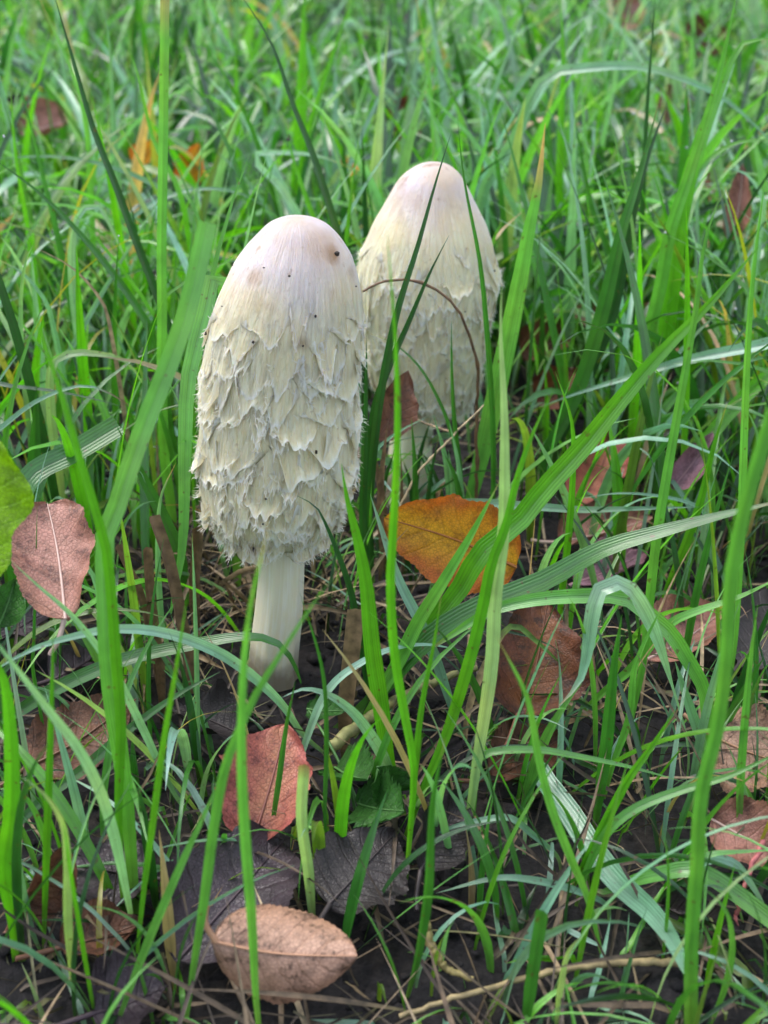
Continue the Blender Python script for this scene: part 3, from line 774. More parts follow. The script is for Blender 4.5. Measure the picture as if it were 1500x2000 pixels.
B([(140,520),(145,445),(160,410),(190,400),(220,450),(262,545)], 16, 'sheen', Y0=.55)
B([(100,620),(90,590),(40,530),(-20,500)], 13, 'blue', Y0=.5)
B([(215,640),(205,600),(170,550),(130,515),(65,482)], 9, 'straw', Y0=.47, label='pale withered grass husk pointing away from the mushrooms')
B([(30,1010),(60,930),(140,885),(232,830)], 40, 'mid', Y0=.40, dY=.03, cut=True, face=0, fold=.35, label='broad folded green grass blade lying behind the pinkish leaf')
B([(352,1090),(343,1062),(275,925),(228,832)], 24, 'mid', Y0=.42, face=0)
B([(100,800),(105,708),(140,690),(182,690),(245,705),(292,770)], 18, 'pale', Y0=.46)
B([(-30,745),(0,752),(105,764),(210,786),(248,798)], 15, 'dark', Y0=.44)
B([(-40,870),(0,838),(70,785),(140,757),(175,754),(227,775),(268,805)], 13, 'blue', Y0=.42, tipcol=('brown', .88))
B([(322,1240),(318,1230),(308,1072),(315,968),(343,905)], 11, 'blue', Y0=.37)
B([(64,1300),(66,1265),(70,1125),(73,978)], 8, 'mid', Y0=.32)
B([(205,1260),(200,1230),(185,1132),(150,1083),(105,1048),(42,1013)], 12, 'blue', Y0=.33)
B([(66,1020),(66,950),(70,850),(72,750)], 30, 'mid', Y0=.44, face=0)
B([(287,800),(287,761),(245,663),(213,603)], 9, 'olive', Y0=.46)
B([(190,640),(180,420),(160,200),(70,-20)], 12, 'light', Y0=.7)
B([(70,560),(50,420),(30,300),(20,160)], 10, 'bright', Y0=.6)
B([(140,600),(110,450),(80,330),(40,160)], 12, 'mid', Y0=.58)
B([(465,300),(462,200),(460,60)], 12, 'bright', Y0=.85)
# dry sheaths and straws as single things
for pts, w, Y, lab in (([(352,1215),(325,1090),(297,1010)], 24, .345, 'widest dry tan grass sheath leaning beside the taller mushroom'), ([(296,1190),(290,1120),(287,1070)], 17, .35, 'short upright dry tan grass sheath between two leaning ones'),
                       ([(270,1150),(250,1110),(231,1065)], 14, .36, 'thin leaning dry tan grass sheath beside the broad cut-ended blade'), ([(380,1150),(383,1090),(386,1030)], 19, .40, 'dry tan grass sheath touching the edge of the shaggy cap')):
    B(pts, w, 'tan', Y0=Y, cut=True, label=lab, group='dry grass sheaths', fold=.9, cat='dry grass', name='dry_sheath')
B([(675,1390),(685,1290),(695,1190)], 30, 'tan', Y0=.33, cut=True, label='dry brown grass sheath at the foot of the broad pointed blade', cat='dry grass', name='dry_sheath')
B([(714,1150),(745,1090),(798,1031)], 10, 'straw', Y0=.36, label='pale straw propped against the orange leaf', cat='dry grass', name='dry_straw')
B([(915,1390),(935,1330),(985,1235),(1005,1222),(1050,1255),(1110,1310)], 15, 'straw', Y0=.33, label='kinked pinkish straw bent over above the rusty brown leaf', cat='dry grass', name='dry_straw', tipcol=('olive', .6))

def straw(path, r, col, name, label, group=None, cat='dry grass'):
    Q = catmull(path, 40); Q[1:-1] += rng.normal(0, min(r*.28, .00022), (38, 3)); v, q, uv = tube(Q, np.linspace(r, r*0.55, 40)*(1 + (.5 if r < .001 else .12)*(np.arange(40) % 13 == 6)), 8)
    o = link(name, mesh_np(name, v - Q[0], q, uv, np.repeat(np.array([col]), len(v), 0), M_STRAW), loc=Q[0])
    return tag(o, label, cat, group)
straw([V(930,985,.462), V(932,900,.462), V(931,803,.462), V(933,723,.46), V(919,663,.458), V(887,597,.456), V(840,560,.455), V(789,546,.455), V(737,555,.453), V(709,569,.45)], .0008, (.16, .085, .04), 'dry_straw', 'thin brown straw bent in a hoop across the back mushroom')
straw([V(770,1010,.44), V(779,994,.44), V(817,924,.445), V(891,845,.45), V(945,791,.455)], .0006, (.5, .38, .22), 'dry_straw', 'pale thin straw leaning in front of the back mushroom stem')
straw([V(750,795,.47), V(800,815,.468), V(887,847,.46)], .0006, (.45, .3, .18), 'dry_straw', 'short pale straw lying across the rim of the back mushroom')
straw([G(1350,1878,.006), G(1150,1885,.008), G(1030,1910,.006), G(900,1945,.007), G(780,1985,.004)], .0011, (.36, .27, .13), 'creeping_stem', 'tan creeping grass stem lying along the dark soil', cat='stem')
straw([G(830,1800,.02), G(845,1850,.014), G(870,1890,.008), G(925,1912,.006)], .0013, (.36, .28, .10), 'creeping_stem', 'curved yellowish grass runner meeting the tan creeping stem', cat='stem')
straw([G(640,1465,.012), G(690,1425,.014), G(745,1385,.012), G(850,1330,.010), G(930,1305,.010)], .0022, (.26, .25, .09), 'creeping_stem', 'thick olive creeping stem lying behind the little green weed', cat='stem')

# ------------------------------------------------------------------ fallen leaves
LM = {
 'tan':   leaf_material('leaf_tan', (0.47, 0.28, 0.20), (0.41, 0.22, 0.14), (0.06, 0.03, 0.02), .75, (0.30, 0.15, 0.09)),
 'pink':  leaf_material('leaf_pink', (0.42, 0.20, 0.16), (0.34, 0.15, 0.10), (0.08, 0.03, 0.03), .6, (0.46, 0.28, 0.22)),
 'red':   leaf_material('leaf_red', (0.40, 0.17, 0.09), (0.42, 0.11, 0.09), (0.10, 0.03, 0.03), .6, (0.20, 0.06, 0.05)),
 'orange':leaf_material('leaf_orange', (0.82, 0.40, 0.02), (0.62, 0.16, 0.02), (0.16, 0.05, 0.01), .4, (0.45, 0.18, 0.02), vein_amt=.35, transl=.3, mott=.4),
 'brown': leaf_material('leaf_brown', (0.20, 0.085, 0.045), (0.15, 0.06, 0.035), (0.03, 0.015, 0.01), .7, (0.12, 0.05, 0.03)),
 'rust':  leaf_material('leaf_rust', (0.20, 0.068, 0.022), (0.13, 0.04, 0.022), (0.03, 0.015, 0.01), .7, (0.12, 0.04, 0.02)),
 'purple':leaf_material('leaf_purple', (0.062, 0.044, 0.056), (0.045, 0.030, 0.038), (0.02, 0.012, 0.014), .5, (0.035, 0.02, 0.025), rough=.42, transl=.03),
 'grey':  leaf_material('leaf_grey', (0.045, 0.035, 0.036), (0.032, 0.024, 0.025), (0.02, 0.013, 0.012), .6, (0.03, 0.02, 0.02), rough=.45, transl=.03, nveins=10),
 'lilac': leaf_material('leaf_lilac', (0.36, 0.20, 0.26), (0.30, 0.14, 0.18), (0.08, 0.03, 0.04), .4, (0.40, 0.24, 0.26)),
 'green': leaf_material('leaf_green', (0.32, 0.62, 0.008), (0.29, 0.58, 0.008), (0.05, 0.12, 0.01), .25, (0.20, 0.42, 0.05), vein_amt=.2, transl=.6, rough=.4),
 'weed':  leaf_material('leaf_weed', (0.045, 0.16, 0.025), (0.04, 0.14, 0.022), (0.02, 0.06, 0.01), .2, (0.03, 0.10, 0.02), transl=.25, rough=.45, nveins=6),
}
RIB = {k: plain('rib_' + k, c, .5) for k, c in dict(tan=(.46,.24,.14), pink=(.55,.38,.33), red=(.22,.08,.06), orange=(.42,.15,.03), brown=(.16,.07,.04), rust=(.17,.06,.03), purple=(.06,.035,.045), grey=(.05,.035,.035), lilac=(.4,.22,.25), green=(.2,.42,.06), weed=(.08,.2,.05)).items()}

def leaf(base, tip, W, nrm, mat, label, fold=20, curl=0.0, side_curl=0.18, serr=0.025, stalk=0.012, stalk_dir=None, name='fallen_leaf', cat='leaf', group=None, shape=(0.6, 0.95), parent=None, lobes=0, seed=None, wave=0.05, midrib=True, ragged=0.07):
    R = np.random.default_rng(seed if seed is not None else random.randrange(10**6))
    base, tip, nrm = (np.asarray(x, float) for x in (base, tip, nrm))
    ax = tip - base; Ln = np.linalg.norm(ax); ax = ax/Ln
    n = norm(nrm - ax*np.dot(nrm, ax)); s = np.cross(ax, n)
    nl, nc = 64, 13
    t = np.linspace(0, 1, nl); u = np.linspace(-1, 1, nc)
    p, q = shape
    prof = t**p*(1-t)**q; prof = prof/prof.max()
    prof[0] = 0.03; prof[-1] = 0.015
    teeth = 1 + serr*(2*((t*22) % 1) - 1)*np.clip(prof*3, 0, 1)
    rough_ = np.interp(t, np.linspace(0, 1, 14), R.uniform(-1, 1, 14))
    rough2 = np.interp(t, np.linspace(0, 1, 14), R.uniform(-1, 1, 14))
    if lobes: prof = prof*(1 + 0.12*np.sin(t*lobes*2*np.pi))
    asym = 1 + 0.08*R.uniform(-1, 1)
    half = W/2*prof
    f = math.radians(fold)
    U, T = np.meshgrid(u, t)
    H = half[:, None]*np.abs(U)*(1 + (ragged*np.where(U > 0, rough_[:, None], rough2[:, None])))*np.where(np.abs(U) > .95, teeth[:, None], 1.0)*np.where(U > 0, asym, 2-asym)
    ang = f + side_curl*np.abs(U)*2.0 + 0.35*np.sin(T*R.uniform(3, 6) + R.uniform(0, 6))*side_curl*np.sign(U)
    wv = wave*W*(np.sin(T*R.uniform(8, 14) + R.uniform(0, 6) + 1.3*U) * np.abs(U)**1.5 + 0.6*np.sin(T*R.uniform(18, 26) + 4*U)*np.abs(U)**2)
    side = np.sign(U)*H*np.cos(ang); up = H*np.sin(ang) + wv
    bend = curl*Ln*(4*T*(1-T))
    mid_lat = 0.03*Ln*np.sin(np.pi*t*R.uniform(.8, 1.4))
    crink = 0.012*W*np.sin(T*31 + U*9 + R.uniform(0, 6))*np.abs(U)
    P = base + ax*(T*Ln)[..., None] + s*(side + mid_lat[:, None])[..., None] + n*(up + bend + crink)[..., None]
    floor = ground_h(P[..., 0], P[..., 1]) + 0.0012
    P[..., 2] = np.where(P[..., 2] < floor, floor + 0.15*(P[..., 2] - floor)*0 + 0.0006*(1+U*0), P[..., 2])
    uv = np.stack([U*0.5 + 0.5, T], -1)
    if parent is None:
        root = bpy.data.objects.new(name, None); COL.objects.link(root); root.location = base
        tag(root, label, cat, group); org = base
    else: root, org = parent
    lam = link('lamina', mesh_np('lamina', (P - org).reshape(-1, 3), grid_quads(nl, nc), uv, mat=LM[mat]), root)
    if midrib:
        c = P[::3, nc//2] + n*0.00025; k = len(c)
        v, qd, uvt = tube(c, np.linspace(.0007, .00018, k)*max(.6, Ln/.055), 6)
        link('midrib', mesh_np('midrib', v - org, qd, uvt, mat=RIB[mat]), root)
    if stalk:
        d = norm(np.asarray(stalk_dir, float)) if stalk_dir is not None else norm(-ax + s*R.uniform(-.4, .4) + n*.2)
        sp = catmull([base + ax*.001, base + d*stalk*.5 - ax*stalk*.1, base + d*stalk], 10)
        sp[:, 2] = np.maximum(sp[:, 2], 0.0)
        v, qd, uvt = tube(sp, np.linspace(.0008, .00075, 10), 7)
        link('stalk', mesh_np('stalk', v - org, qd, uvt, mat=RIB[mat]), root)
    return root

up = (0, 0, 1)
def flat(bpx, tpx, z0=.006, z1=.006): return G(*bpx, z0), G(*tpx, z1)
def put(bpx, tpx, W, mat, label, z0=.006, z1=.006, nrm=(0, -.25, 1), **kw):
    return leaf(*flat(bpx, tpx, z0, z1), W, nrm, mat, label, **kw)
def stand(bpx, tpx, Y0, Y1, W, mat, label, nrm=(0, -1, .4), **kw):
    return leaf(V(*bpx, Y0), V(*tpx, Y1), W, nrm, mat, label, **kw)

put((414,1838),(697,1872), .030, 'tan', 'curled tan-pink fallen leaf with stalk, lying over the dark purple leaf', z0=.027, z1=.025, nrm=(.05,-.75,.8), fold=-14, side_curl=-.22, curl=-.08, stalk=.010, stalk_dir=(-.1,.2,1), seed=105, shape=(.5,.72), ragged=.035, wave=.02)
put((345,1880),(550,1640), .040, 'purple', 'large dark purple-grey leaf lying under the tan-pink leaf', z0=.005, z1=.010, nrm=(-.1,-.5,1), fold=8, curl=.05, stalk=0, seed=8, shape=(.5,.6), ragged=.14)
put((492,1650),(556,1412), .031, 'red', 'orange-red fallen leaf with dark veins lying before the bare mushroom stem', z0=.010, z1=.030, nrm=(-.1,-.8,.75), fold=8, curl=.05, stalk=.006, seed=3, shape=(.62,.85), ragged=.12)
put((50,1500),(270,1370), .026, 'brown', 'rough brown leaf in the dark litter beyond the pale yellowish stem', z0=.010, z1=.018, nrm=(-.2,-.7,.8), fold=-12, seed=14)
put((480,1440),(330,1380), .026, 'grey', 'crumpled dark grey leaf beside the foot of the mushroom stem', z0=.006, z1=.010, wave=.09, seed=15)
put((640,1770),(770,1625), .028, 'grey', 'ribbed dark grey-brown leaf lying beside the blunt pale stem', z0=.010, z1=.014, fold=-10, curl=.08, seed=16, nrm=(-.1,-.6,1))
stand((1008,1108),(752,1008), .383, .386, .034, 'orange', 'bright orange leaf with red edges leaning beside the taller mushroom', nrm=(.0,-1,.35), fold=5, curl=.02, side_curl=.08, stalk=0, seed=21, shape=(.42,.62), wave=.03)
stand((1010,1400),(1075,1180), .318, .350, .036, 'rust', 'rusty brown leaf below the broad flat grass blade', nrm=(-.1,-.8,.8), fold=10, seed=22, shape=(.5,.8), ragged=.14)
put((1395,1440),(1560,1500), .032, 'tan', 'pale tan leaf with fine veins beside the thick grass stem', z0=.014, z1=.012, seed=23, nrm=(-.2,-.6,1), fold=-10)
put((1390,1600),(1560,1680), .026, 'pink', 'pinkish brown leaf below the pale tan leaf', z0=.014, z1=.012, seed=24, nrm=(-.2,-.7,1), stalk=0)
straw([G(1490,1640,.02), G(1465,1700,.016), G(1445,1760,.012), G(1437,1815,.006)], .0008, (.45,.12,.12), 'leaf_stalk', 'loose thin pink leaf stalk standing on the soil', cat='stalk')
stand((128,1210),(88,985), .300, .335, .027, 'pink', 'pinkish brown rounded leaf with whitish midrib standing behind the round green leaf', nrm=(.15,-1,.35), fold=6, seed=25, shape=(.5,.42), stalk=.012, stalk_dir=(-.5,-.2,-1))
put((-30,1260),(130,1170), .034, 'purple', 'dark purple leaf under the pinkish brown rounded leaf', z0=.008, z1=.012, seed=26)
put((100,1330),(250,1240), .03, 'purple', 'blackish wet leaf lying behind the long arching blue-green blade', z0=.005, z1=.007, seed=27)
stand((1312,955),(1392,842), .46, .47, .018, 'lilac', 'small pink leaf standing upright among the grass', nrm=(-.4,-1,.2), fold=25, seed=28, stalk=0)
stand((1120,990),(1200,850), .47, .53, .032, 'red', 'reddish leaf half hidden behind the diagonal bright blade', nrm=(-.2,-.9,.5), seed=29)
put((1090,1060),(1280,1010), .030, 'pink', 'dull pink leaf on the ground behind the broad flat grass blade', z0=.006, z1=.010, seed=30)
put((1120,1140),(1260,1080), .030, 'lilac', 'greyish lilac leaf on the ground behind the broad flat grass blade', z0=.005, z1=.006, seed=31)
stand((735,860),(800,725), .46, .475, .022, 'brown', 'red-brown leaf wedged between the two mushrooms', nrm=(.2,-1,.3), seed=32, fold=12, stalk=0)
put((1260,1290),(1420,1190), .036, 'pink', 'dusky pink-brown leaf behind the kinked light green blade', z0=.006, z1=.010, seed=33)
put((1440,1300),(1540,1150), .036, 'grey', 'dark grey leaf with fine net veins beside the thick grass stem', z0=.006, z1=.012, seed=34, fold=4)
put((30,1780),(130,1650), .022, 'brown', 'brown curled leaf standing by the pale yellowish stem', z0=.006, z1=.026, seed=35, nrm=(.6,-.8,.4), fold=30, shape=(.5,.5))
put((290,1720),(120,1690), .024, 'purple', 'dark purple veined leaf behind the pale yellowish stem', z0=.008, z1=.010, seed=36, fold=-12)
put((120,1850),(280,1800), .022, 'brown', 'dark brown leaf on the soil before the purple veined leaf', z0=.006, z1=.008, seed=37)
put((820,1700),(900,1540), .022, 'grey', 'grey-brown ragged dry leaf behind the dark green upright blade', z0=.010, z1=.020, seed=38, wave=.08, nrm=(.3,-.7,.8))
put((1290,1770),(1460,1830), .016, 'grey', 'rolled dark grey leaf lying on bare soil', z0=.008, z1=.010, seed=39, fold=45)
put((960,1520),(1100,1440), .028, 'brown', 'dark brown leaf beneath the thin horizontal grass blade', z0=.005, z1=.007, seed=46)
put((180,1980),(330,1930), .030, 'purple', 'blackish leaf on bare soil near the tan-pink leaf', z0=.004, z1=.006, seed=47)
far = [((40,262),(150,228),1.05,.055,'pink','faded pink-red leaf resting high on the far grass',.05), ((362,375),(388,280),.86,.030,'orange','orange leaf standing upright in the far grass',.04), ((268,330),(300,275),.90,.025,'orange','small orange leaf beside the upright orange leaf in the far grass',.04),
       ((455,85),(500,55),1.7,.05,'tan','pale leaf in the farthest grass',.05), ((1195,55),(1260,10),1.6,.07,'pink','reddish leaf in the farthest grass behind the arching blade',.05), ((1350,110),(1420,60),1.5,.07,'brown','brown leaf in the farthest grass behind the bent-over blade',.04),
       ((770,270),(830,190),1.0,.04,'rust','rusty leaf in the grass beyond the back mushroom crown',.03), ((672,345),(700,318),.85,.02,'orange','tiny orange leaf fragment in the grass between the crowns',.03), ((1425,470),(1455,320),.66,.022,'pink','lilac-pink leaf standing in the grass behind the blue-green tip',.03),
       ((1295,240),(1330,160),1.1,.04,'tan','tan leaf behind the dark arching grass blade',.03), ((1020,700),(1120,640),.62,.04,'brown','purple-brown leaf on the ground beyond the olive blade',.005), ((1050,790),(1130,720),.56,.03,'rust','rust-red leaf on the ground beside the olive blade',.005),
       ((1230,690),(1340,600),.66,.05,'pink','dusky pink leaf low in the grass beyond the diagonal blade',.01), ((1330,390),(1380,330),.8,.03,'rust','small dark red leaf beside the broad tall yellow-green blade',.03), ((20,215),(50,190),1.1,.02,'purple','small purple leaf in the far grass near the faded pink-red leaf',.05),
       ((1180,660),(1100,600),.66,.03,'tan','curled tan leaf low in the grass beyond the olive blade',.01)]
for i, (b, t, Y, W, m, lab, z) in enumerate(far):
    stand(b, t, Y, Y + .01, W, m, lab, nrm=(random.uniform(-.4,.4), -1, 1.1), seed=60 + i, stalk=0, fold=random.uniform(5, 25), side_curl=.25)
# round living green leaf at the edge, and its little neighbour
leaf(V(-105,1150,.265), V(-62,840,.285), .034, (.15,-1,.35), 'green', 'glossy round bright green leaf standing at the edge before the pinkish leaf', fold=6, side_curl=.05, serr=.01, stalk=.05, stalk_dir=(-.2,.05,-1), name='green_leaf', seed=41, shape=(.38,.36), lobes=2, ragged=.02)
leaf(V(-5,1225,.30), V(30,1130,.31), .016, (.3,-1,.3), 'weed', 'small curled pale green leaf tucked below the glossy round leaf', fold=30, stalk=.03, stalk_dir=(-.1,0,-1), name='green_leaf', seed=42)
# little weed before the mushrooms
def weed():
    root = bpy.data.objects.new('weed_plant', None); COL.objects.link(root)
    org = G(700,1600,0); root.location = org
    tag(root, 'little dark green weed with toothed leaves in front of the mushrooms', 'weed')
    tips = [((655,1500),(718,1525),.012,.024,.018), ((700,1570),(790,1585),.012,.020,.022), ((760,1560),(735,1500),.014,.026,.016), ((600,1385),(672,1390),.016,.02,.010)]
    for i, (b, t, z0, z1, W) in enumerate(tips):
        p0, p1 = G(*b, z0), G(*t, z1)
        leaf(p0, p1, W, (.1,-.6,1), 'weed', None, fold=12, serr=.16, stalk=0, parent=(root, org), seed=90 + i, shape=(.45,.5), wave=.05)
        sp = catmull([org + np.array([.001*i, 0, -.002]), (org + p0)/2 + np.array([0, 0, .006]), p0 + (p1-p0)*.03], 12)
        v, q, uv = tube(sp, np.linspace(.0006, .0004, 12), 6)
        link('stem', mesh_np('stem', v - org, q, uv, mat=RIB['weed']), root)
weed()

# ------------------------------------------------------------------ fill grass
def fill_blades(n, xy, L, az, lean, bend, W, col, nseg, tipk=None, twist=None, keep=None, zmin=0.003):
    t = np.linspace(0, 1, nseg + 1)
    th = lean[:, None] + bend[:, None]*t[None]**1.6
    ds = (L/nseg)[:, None]
    dx = np.sin(th)*ds; dz = np.cos(th)*ds
    h = np.concatenate([np.zeros((n, 1)), np.cumsum((dx[:, 1:] + dx[:, :-1])/2, 1)], 1)
    z = np.concatenate([np.zeros((n, 1)), np.cumsum((dz[:, 1:] + dz[:, :-1])/2, 1)], 1) - 0.006
    z[:, 2:] = np.maximum(z[:, 2:], zmin)
    D = np.stack([np.cos(az), np.sin(az), 0*az], -1); S = np.stack([-np.sin(az), np.cos(az), 0*az], -1)
    C = np.stack([xy[:, 0], xy[:, 1], 0*az], -1)[:, None, :] + h[..., None]*D[:, None, :]
    # sideways sway
    sway = (rng.normal(0, .05, n)*L)[:, None]*t[None]**2
    C = C + S[:, None, :]*sway[..., None]; C[..., 2] = z
    if keep is not None:
        k = keep(C)
        C, S, D, th, W, col, n = C[k], S[k], D[k], th[k], W[k], col[k], int(k.sum())
    wv = W[:, None]*((.55 + .45*np.clip(t/.3, 0, 1))*np.clip(1 - np.clip((t-.4)/.6, 0, 1)**1.7, .03, 1))[None]
    Nn = np.cos(th)[..., None]*(-D[:, None, :]) + np.sin(th)[..., None]*np.array([0, 0, 1.0])
    tw = rng.normal(0, .9, n)[:, None]*t[None] + rng.normal(0, .5, n)[:, None]
    S2 = S[:, None, :]*np.cos(tw)[..., None] + Nn*np.sin(tw)[..., None]
    N2 = Nn*np.cos(tw)[..., None] - S[:, None, :]*np.sin(tw)[..., None]
    v = np.stack([C - S2*wv[..., None]/2 + N2*(wv*.22)[..., None], C, C + S2*wv[..., None]/2 + N2*(wv*.22)[..., None]], 2)
    cc = np.broadcast_to(col[:, None, None, :], (n, nseg+1, 3, 3)).copy()
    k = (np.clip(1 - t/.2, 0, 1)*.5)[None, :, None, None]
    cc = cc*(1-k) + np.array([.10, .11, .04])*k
    uv = np.broadcast_to(np.stack(np.meshgrid([0, .5, 1], t), -1)[None], (n, nseg+1, 3, 2))
    q = grid_quads(nseg+1, 3)[None] + (np.arange(n)*(nseg+1)*3)[:, None, None]
    return v, q, uv, cc, C

RECTS = [  # (x0, x1, y0, y1, hidden only by blades nearer than Y)
 (378, 716, 415, 1115, .40), (480, 610, 1100, 1345, .37), (690, 985, 312, 850, .55), (775, 1010, 985, 1175, .40), (430, 660, 1800, 1970, .26), (440, 560, 1470, 1600, .30), (0, 62, 850, 1120, .29),
 (60, 135, 230, 268, 1.0), (368, 392, 295, 362, .85), (275, 296, 288, 322, .88), (1325, 1372, 870, 925, .45)]
def keep_clear(C, rects=None):
    X, Yp = project(C); ok = np.ones(len(C), bool)
    for x0, x1, y0, y1, Y in (rects or RECTS):
        hit = (X > x0) & (X < x1) & (Yp > y0) & (Yp < y1) & (C[..., 1] < Y)
        ok &= ~hit.any(1)
    r0 = C[:, 0, :2]
    for m, r in ((front, .022), (back, .022)):
        ok &= np.hypot(r0[:, 0] - m.location.x, r0[:, 1] - m.location.y) > r
    dist = np.linalg.norm(C - CAMP, axis=-1).min(1)
    ok &= dist > .17
    return ok

keys = ['bright', 'light', 'mid', 'dark', 'blue', 'pale', 'olive', 'yellow', 'straw', 'sheen']
def rand_cols(n, p):
    p = list(p) + [p[4]*.45]
    idx = rng.choice(len(keys), n, p=np.array(p)/sum(p))
    base = np.array([CLS[k] for k in keys])[idx]
    return base*rng.uniform(.75, 1.25, (n, 1))*rng.uniform(.92, 1.08, (n, 3)), idx

def zone(name, n, yr, half, Lr, Wr, nseg, p, clump=0.02, lean_sd=.25, bend_r=(.2, 1.9), ypow=1.0, label=None):
    nc = max(1, n//7)
    cy_ = yr[0] + (yr[1]-yr[0])*rng.uniform(0, 1, nc)**ypow
    cx_ = rng.uniform(-1, 1, nc)*(half(cy_))
    who = rng.integers(0, nc, n)
    xy = np.stack([cx_[who], cy_[who]], -1) + rng.normal(0, clump, (n, 2))
    L = rng.uniform(*Lr, n)*rng.choice([1, 1, 1.0, .6], n)
    az = rng.uniform(0, 2*np.pi, n)
    lean = np.abs(rng.normal(.12, lean_sd, n)); bend = rng.uniform(*bend_r, n)*rng.choice([.4, 1, 1.25], n)
    W = rng.uniform(*Wr, n)*rng.choice([.7, 1, 1, 1.4], n)
    col, idx = rand_cols(n, p)
    v, q, uv, cc, C = fill_blades(n, xy, L, az, lean, bend, W, col, nseg, keep=keep_clear)
    return v, q, uv, cc, C

P_FAR = [6, 4.5, 5, 5.5, 6, 1.5, .8, .2, .5]
parts = [zone('a', 1500, (.44, .75), lambda y: .30*y/.5+.12, (.07, .19), (.0022, .0050), 10, P_FAR),
         zone('b', 4700, (.66, 1.6), lambda y: .42*y+.25, (.05, .20), (.0030, .0090), 9, P_FAR, ypow=1.0, bend_r=(.3, 2.3), lean_sd=.35),
         zone('c', 9500, (1.45, 4.6), lambda y: .48*y+.5, (.05, .20), (.0045, .0105), 7, P_FAR, .03, bend_r=(.3, 2.3), lean_sd=.35)]
vs, qs, us, cs, off = [], [], [], [], 0
for v, q, uv, cc, C in parts:
    vs.append(v.reshape(-1, 3)); qs.append(q.reshape(-1, 4) + off); us.append(uv.reshape(-1, 2)); cs.append(cc.reshape(-1, 3)); off += len(vs[-1])
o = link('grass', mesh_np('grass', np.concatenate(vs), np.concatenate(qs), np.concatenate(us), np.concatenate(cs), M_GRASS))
tag(o, 'dense mass of long wet green grass behind the mushrooms', 'grass', kind='stuff')

# short undergrowth between the traced blades, near the camera
v, q, uv, cc, C1 = zone('d', 1250, (.19, .58), lambda y: .36*y+.14, (.02, .095), (.0009, .0024), 9, [2, 2, 6, 7, 4, .6, 1.5, .3, 1.0], .014, .45, (.3, 2.4))
o = link('low_grass', mesh_np('low_grass', v.reshape(-1, 3), q.reshape(-1, 4), uv.reshape(-1, 2), cc.reshape(-1, 3), M_GRASS))
tag(o, 'thin short grass growing through the leaf litter around the mushrooms', 'grass', kind='stuff')

n_ = 150
xs = rng.uniform(-.16, .16, n_); ys = rng.uniform(.185, .232, n_)
col, _i = rand_cols(n_, [4, 4, 5, 4, 5, 1, 2, .3, .6])
v, q, uv, cc, _c = fill_blades(n_, np.stack([xs, ys], -1), rng.uniform(.012, .04, n_), rng.uniform(0, 6.28, n_), np.abs(rng.normal(.5, .4, n_)), rng.uniform(.4, 2, n_), rng.uniform(.0008, .002, n_), col, 9, keep=lambda C: keep_clear(C, [(395, 700, 1770, 1975, .26)]))
o2 = link('low_shoots', mesh_np('low_shoots', v.reshape(-1, 3), q.reshape(-1, 4), uv.reshape(-1, 2), cc.reshape(-1, 3), M_GRASS))
tag(o2, 'tiny grass shoots on the dark soil before the tan-pink leaf', 'grass', kind='stuff')

# single blades standing among the traced ones
nb = 260
yy = rng.uniform(.22, .56, nb); xx = rng.uniform(-1, 1, nb)*(.36*yy + .03)
L = rng.uniform(.06, .15, nb); L = np.where(yy < .36, L*.75, L)
col, idx = rand_cols(nb, [5, 5, 5, 3, 4, 1, 1, .2, .2])
lean = np.abs(rng.normal(.1, .25, nb)); bend = rng.uniform(.2, 2.0, nb)*rng.choice([.4, 1, 1], nb)
kept = []
def kp(C):
    k = keep_clear(C); kept.append(k); return k
v, q, uv, cc, C = fill_blades(nb, np.stack([xx, yy], -1), L, rng.uniform(0, 6.28, nb), lean, bend, rng.uniform(.0016, .0040, nb), col, 14, keep=kp)
idx = idx[kept[0]]; bend = bend[kept[0]]
for i in range(min(len(v), 178)):
    org = C[i, 0]
    o = link('grass_blade', mesh_np('grass_blade', v[i].reshape(-1, 3) - org, grid_quads(15, 3), uv[i].reshape(-1, 2), cc[i].reshape(-1, 3), M_GRASS), loc=org)
    form = 'arching' if bend[i] > 1.3 else ('upright' if bend[i] < .6 else 'slanting')
    tag(o, auto_label(False, form, keys[idx[i]], org, C[i, :, 2].max()), 'grass blade', 'single grass blades around the mushrooms')

# ------------------------------------------------------------------ litter: dry grass, roots and crumbs on the soil
n = 1700
yy = .17 + .62*rng.uniform(0, 1, n)**1.3; xx = rng.uniform(-1, 1, n)*(.38*yy + .08)
L = rng.uniform(.012, .07, n)
colr = np.array([(.30, .21, .12), (.18, .12, .07), (.09, .06, .04), (.40, .30, .18), (.16, .15, .07)])[rng.choice(5, n, p=[.15, .3, .4, .05, .1])]*rng.uniform(.5, 1.0, (n, 1))
v, q, uv, cc, C = fill_blades(n, np.stack([xx, yy], -1), L, rng.uniform(0, 6.28, n), rng.uniform(.9, 1.55, n), rng.normal(.3, .5, n), rng.uniform(.0005, .0018, n), colr, 7, keep=lambda C: keep_clear(C, RECTS[:4]), zmin=-.002)
v[..., 2] += rng.uniform(0, .008, len(v))[:, None, None]
nn_ = 260                                                    # the dead tuft round the mushroom feet
xy2 = np.stack([rng.normal(-.055, .035, nn_), rng.uniform(.375, .47, nn_)], -1); xy2[200:] = np.stack([rng.normal(.06, .05, 60), rng.uniform(.30, .38, 60)], -1)
v2, q2, uv2, cc2, _ = fill_blades(nn_, xy2, rng.uniform(.02, .075, nn_), rng.uniform(0, 6.28, nn_), rng.uniform(.3, 1.4, nn_), rng.normal(.6, .6, nn_), rng.uniform(.0006, .0022, nn_), np.array([.33, .23, .13])*rng.uniform(.45, 1.15, (nn_, 1)), 7, keep=keep_clear, zmin=-.001)
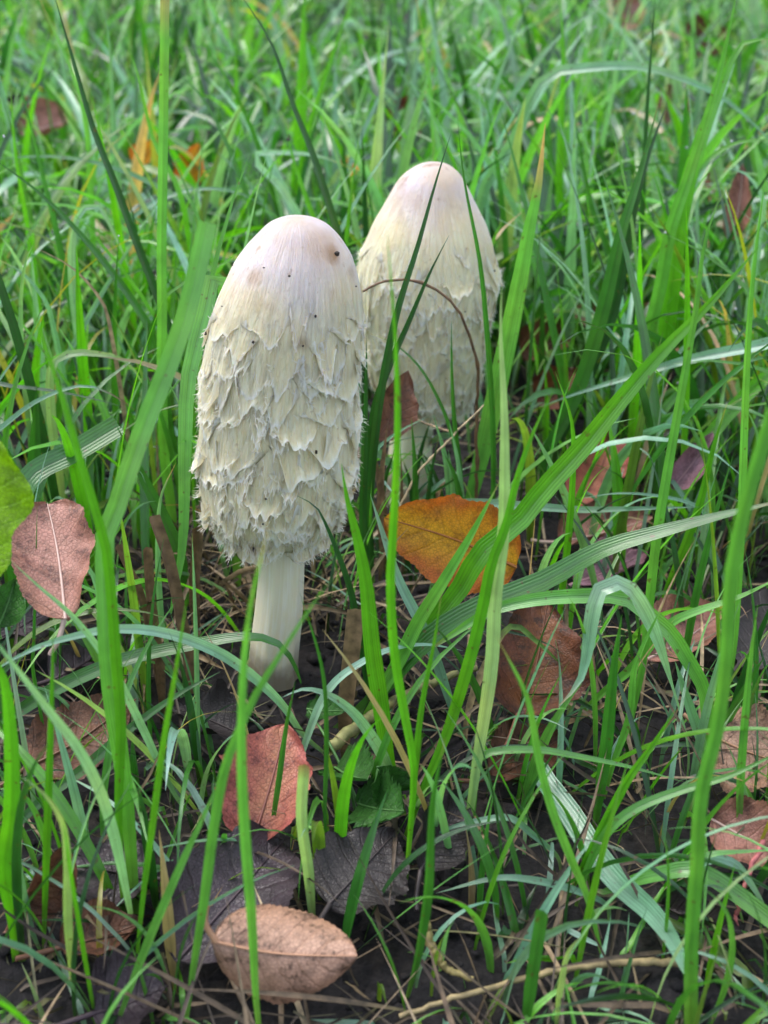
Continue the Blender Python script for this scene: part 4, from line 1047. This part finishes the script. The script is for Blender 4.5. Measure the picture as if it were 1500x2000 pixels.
q = np.concatenate([q.reshape(-1, 4), q2.reshape(-1, 4) + v.size//3]); uv = np.concatenate([uv.reshape(-1, 2), uv2.reshape(-1, 2)]); cc = np.concatenate([cc.reshape(-1, 3), cc2.reshape(-1, 3)]); v = np.concatenate([v.reshape(-1, 3), v2.reshape(-1, 3)])
o = link('dry_litter', mesh_np('dry_litter', v.reshape(-1, 3), q.reshape(-1, 4), uv.reshape(-1, 2), cc.reshape(-1, 3), M_STRAW))
tag(o, 'tangled dead grass and rootlets on the dark soil', 'litter', kind='stuff')

def ico_cloud(name, pts, size, mat, label, cat, squash=.7, sub=1, jitter=.25):
    bm = bmesh.new(); bmesh.ops.create_icosphere(bm, subdivisions=sub, radius=1.0)
    bv = np.array([w.co[:] for w in bm.verts]); bf = np.array([[w.index for w in f.verts] for f in bm.faces]); bm.free()
    n = len(pts)
    V_ = bv[None]*(1 + rng.uniform(-jitter, jitter, (n, len(bv), 1)))*size[:, None, None]*np.array([1, 1, squash]) + pts[:, None, :]
    F = bf[None] + (np.arange(n)*len(bv))[:, None, None]
    me = bpy.data.meshes.new(name); me.from_pydata(V_.reshape(-1, 3).tolist(), [], F.reshape(-1, 3).tolist())
    me.polygons.foreach_set('use_smooth', np.ones(len(me.polygons), bool)); me.materials.append(mat)
    return tag(link(name, me), label, cat, kind='stuff')
n = 2600
yy = .17 + .5*rng.uniform(0, 1, n)**1.2; xx = rng.uniform(-1, 1, n)*(.38*yy + .08)
ico_cloud('soil_crumb', np.stack([xx, yy, ground_h(xx, yy) + .0003], -1), rng.uniform(.0006, .0030, n)*rng.choice([.6, 1, 1.4], n), M_SOIL, 'dark crumbs of wet soil between the grass', 'soil', jitter=.35)
# dew on the far blades
Cs = np.concatenate([p[4].reshape(-1, 3)[rng.integers(0, p[4].shape[0]*p[4].shape[1], k)] for p, k in zip(parts, (330, 1500, 500))])
Cs = Cs[Cs[:, 2] > .012]
ico_cloud('dew', Cs + np.array([0, -.0006, .0006]), rng.uniform(.00045, .0011, len(Cs))*np.clip(Cs[:, 1]/.8, .55, 1.3), M_DEW, 'tiny dew drops on the grass', 'dew', squash=1, sub=2, jitter=0)
# the fly on its blade
p = V(563, 272, .638); R_ = np.random.default_rng(1)
fl = bpy.data.objects.new('fly', None); COL.objects.link(fl); fl.location = p
tag(fl, 'tiny black fly sitting on a bright green grass blade', 'fly')
lump((0, 0, 0), .0013, M_GRIT, 'body', fl, R_); lump((.0003, -.0002, .0017), .0008, M_GRIT, 'head', fl, R_)

# blades that would read alike are told apart by their height
alike = {}
for o in list(COL.objects):
    if o.name.startswith('grass_blade') and 'label' in o: alike.setdefault(o['label'], []).append(o)
for lab, objs in alike.items():
    if len(objs) < 2: continue
    objs.sort(key=lambda o: -max(v.co.z for v in o.data.vertices))
    ranks = ['tallest'] + ['second-tallest', 'third-tallest', 'fourth-tallest'][:len(objs) - 2] + ['shortest']
    for o, r in zip(objs, ranks): o['label'] = r + ' ' + lab
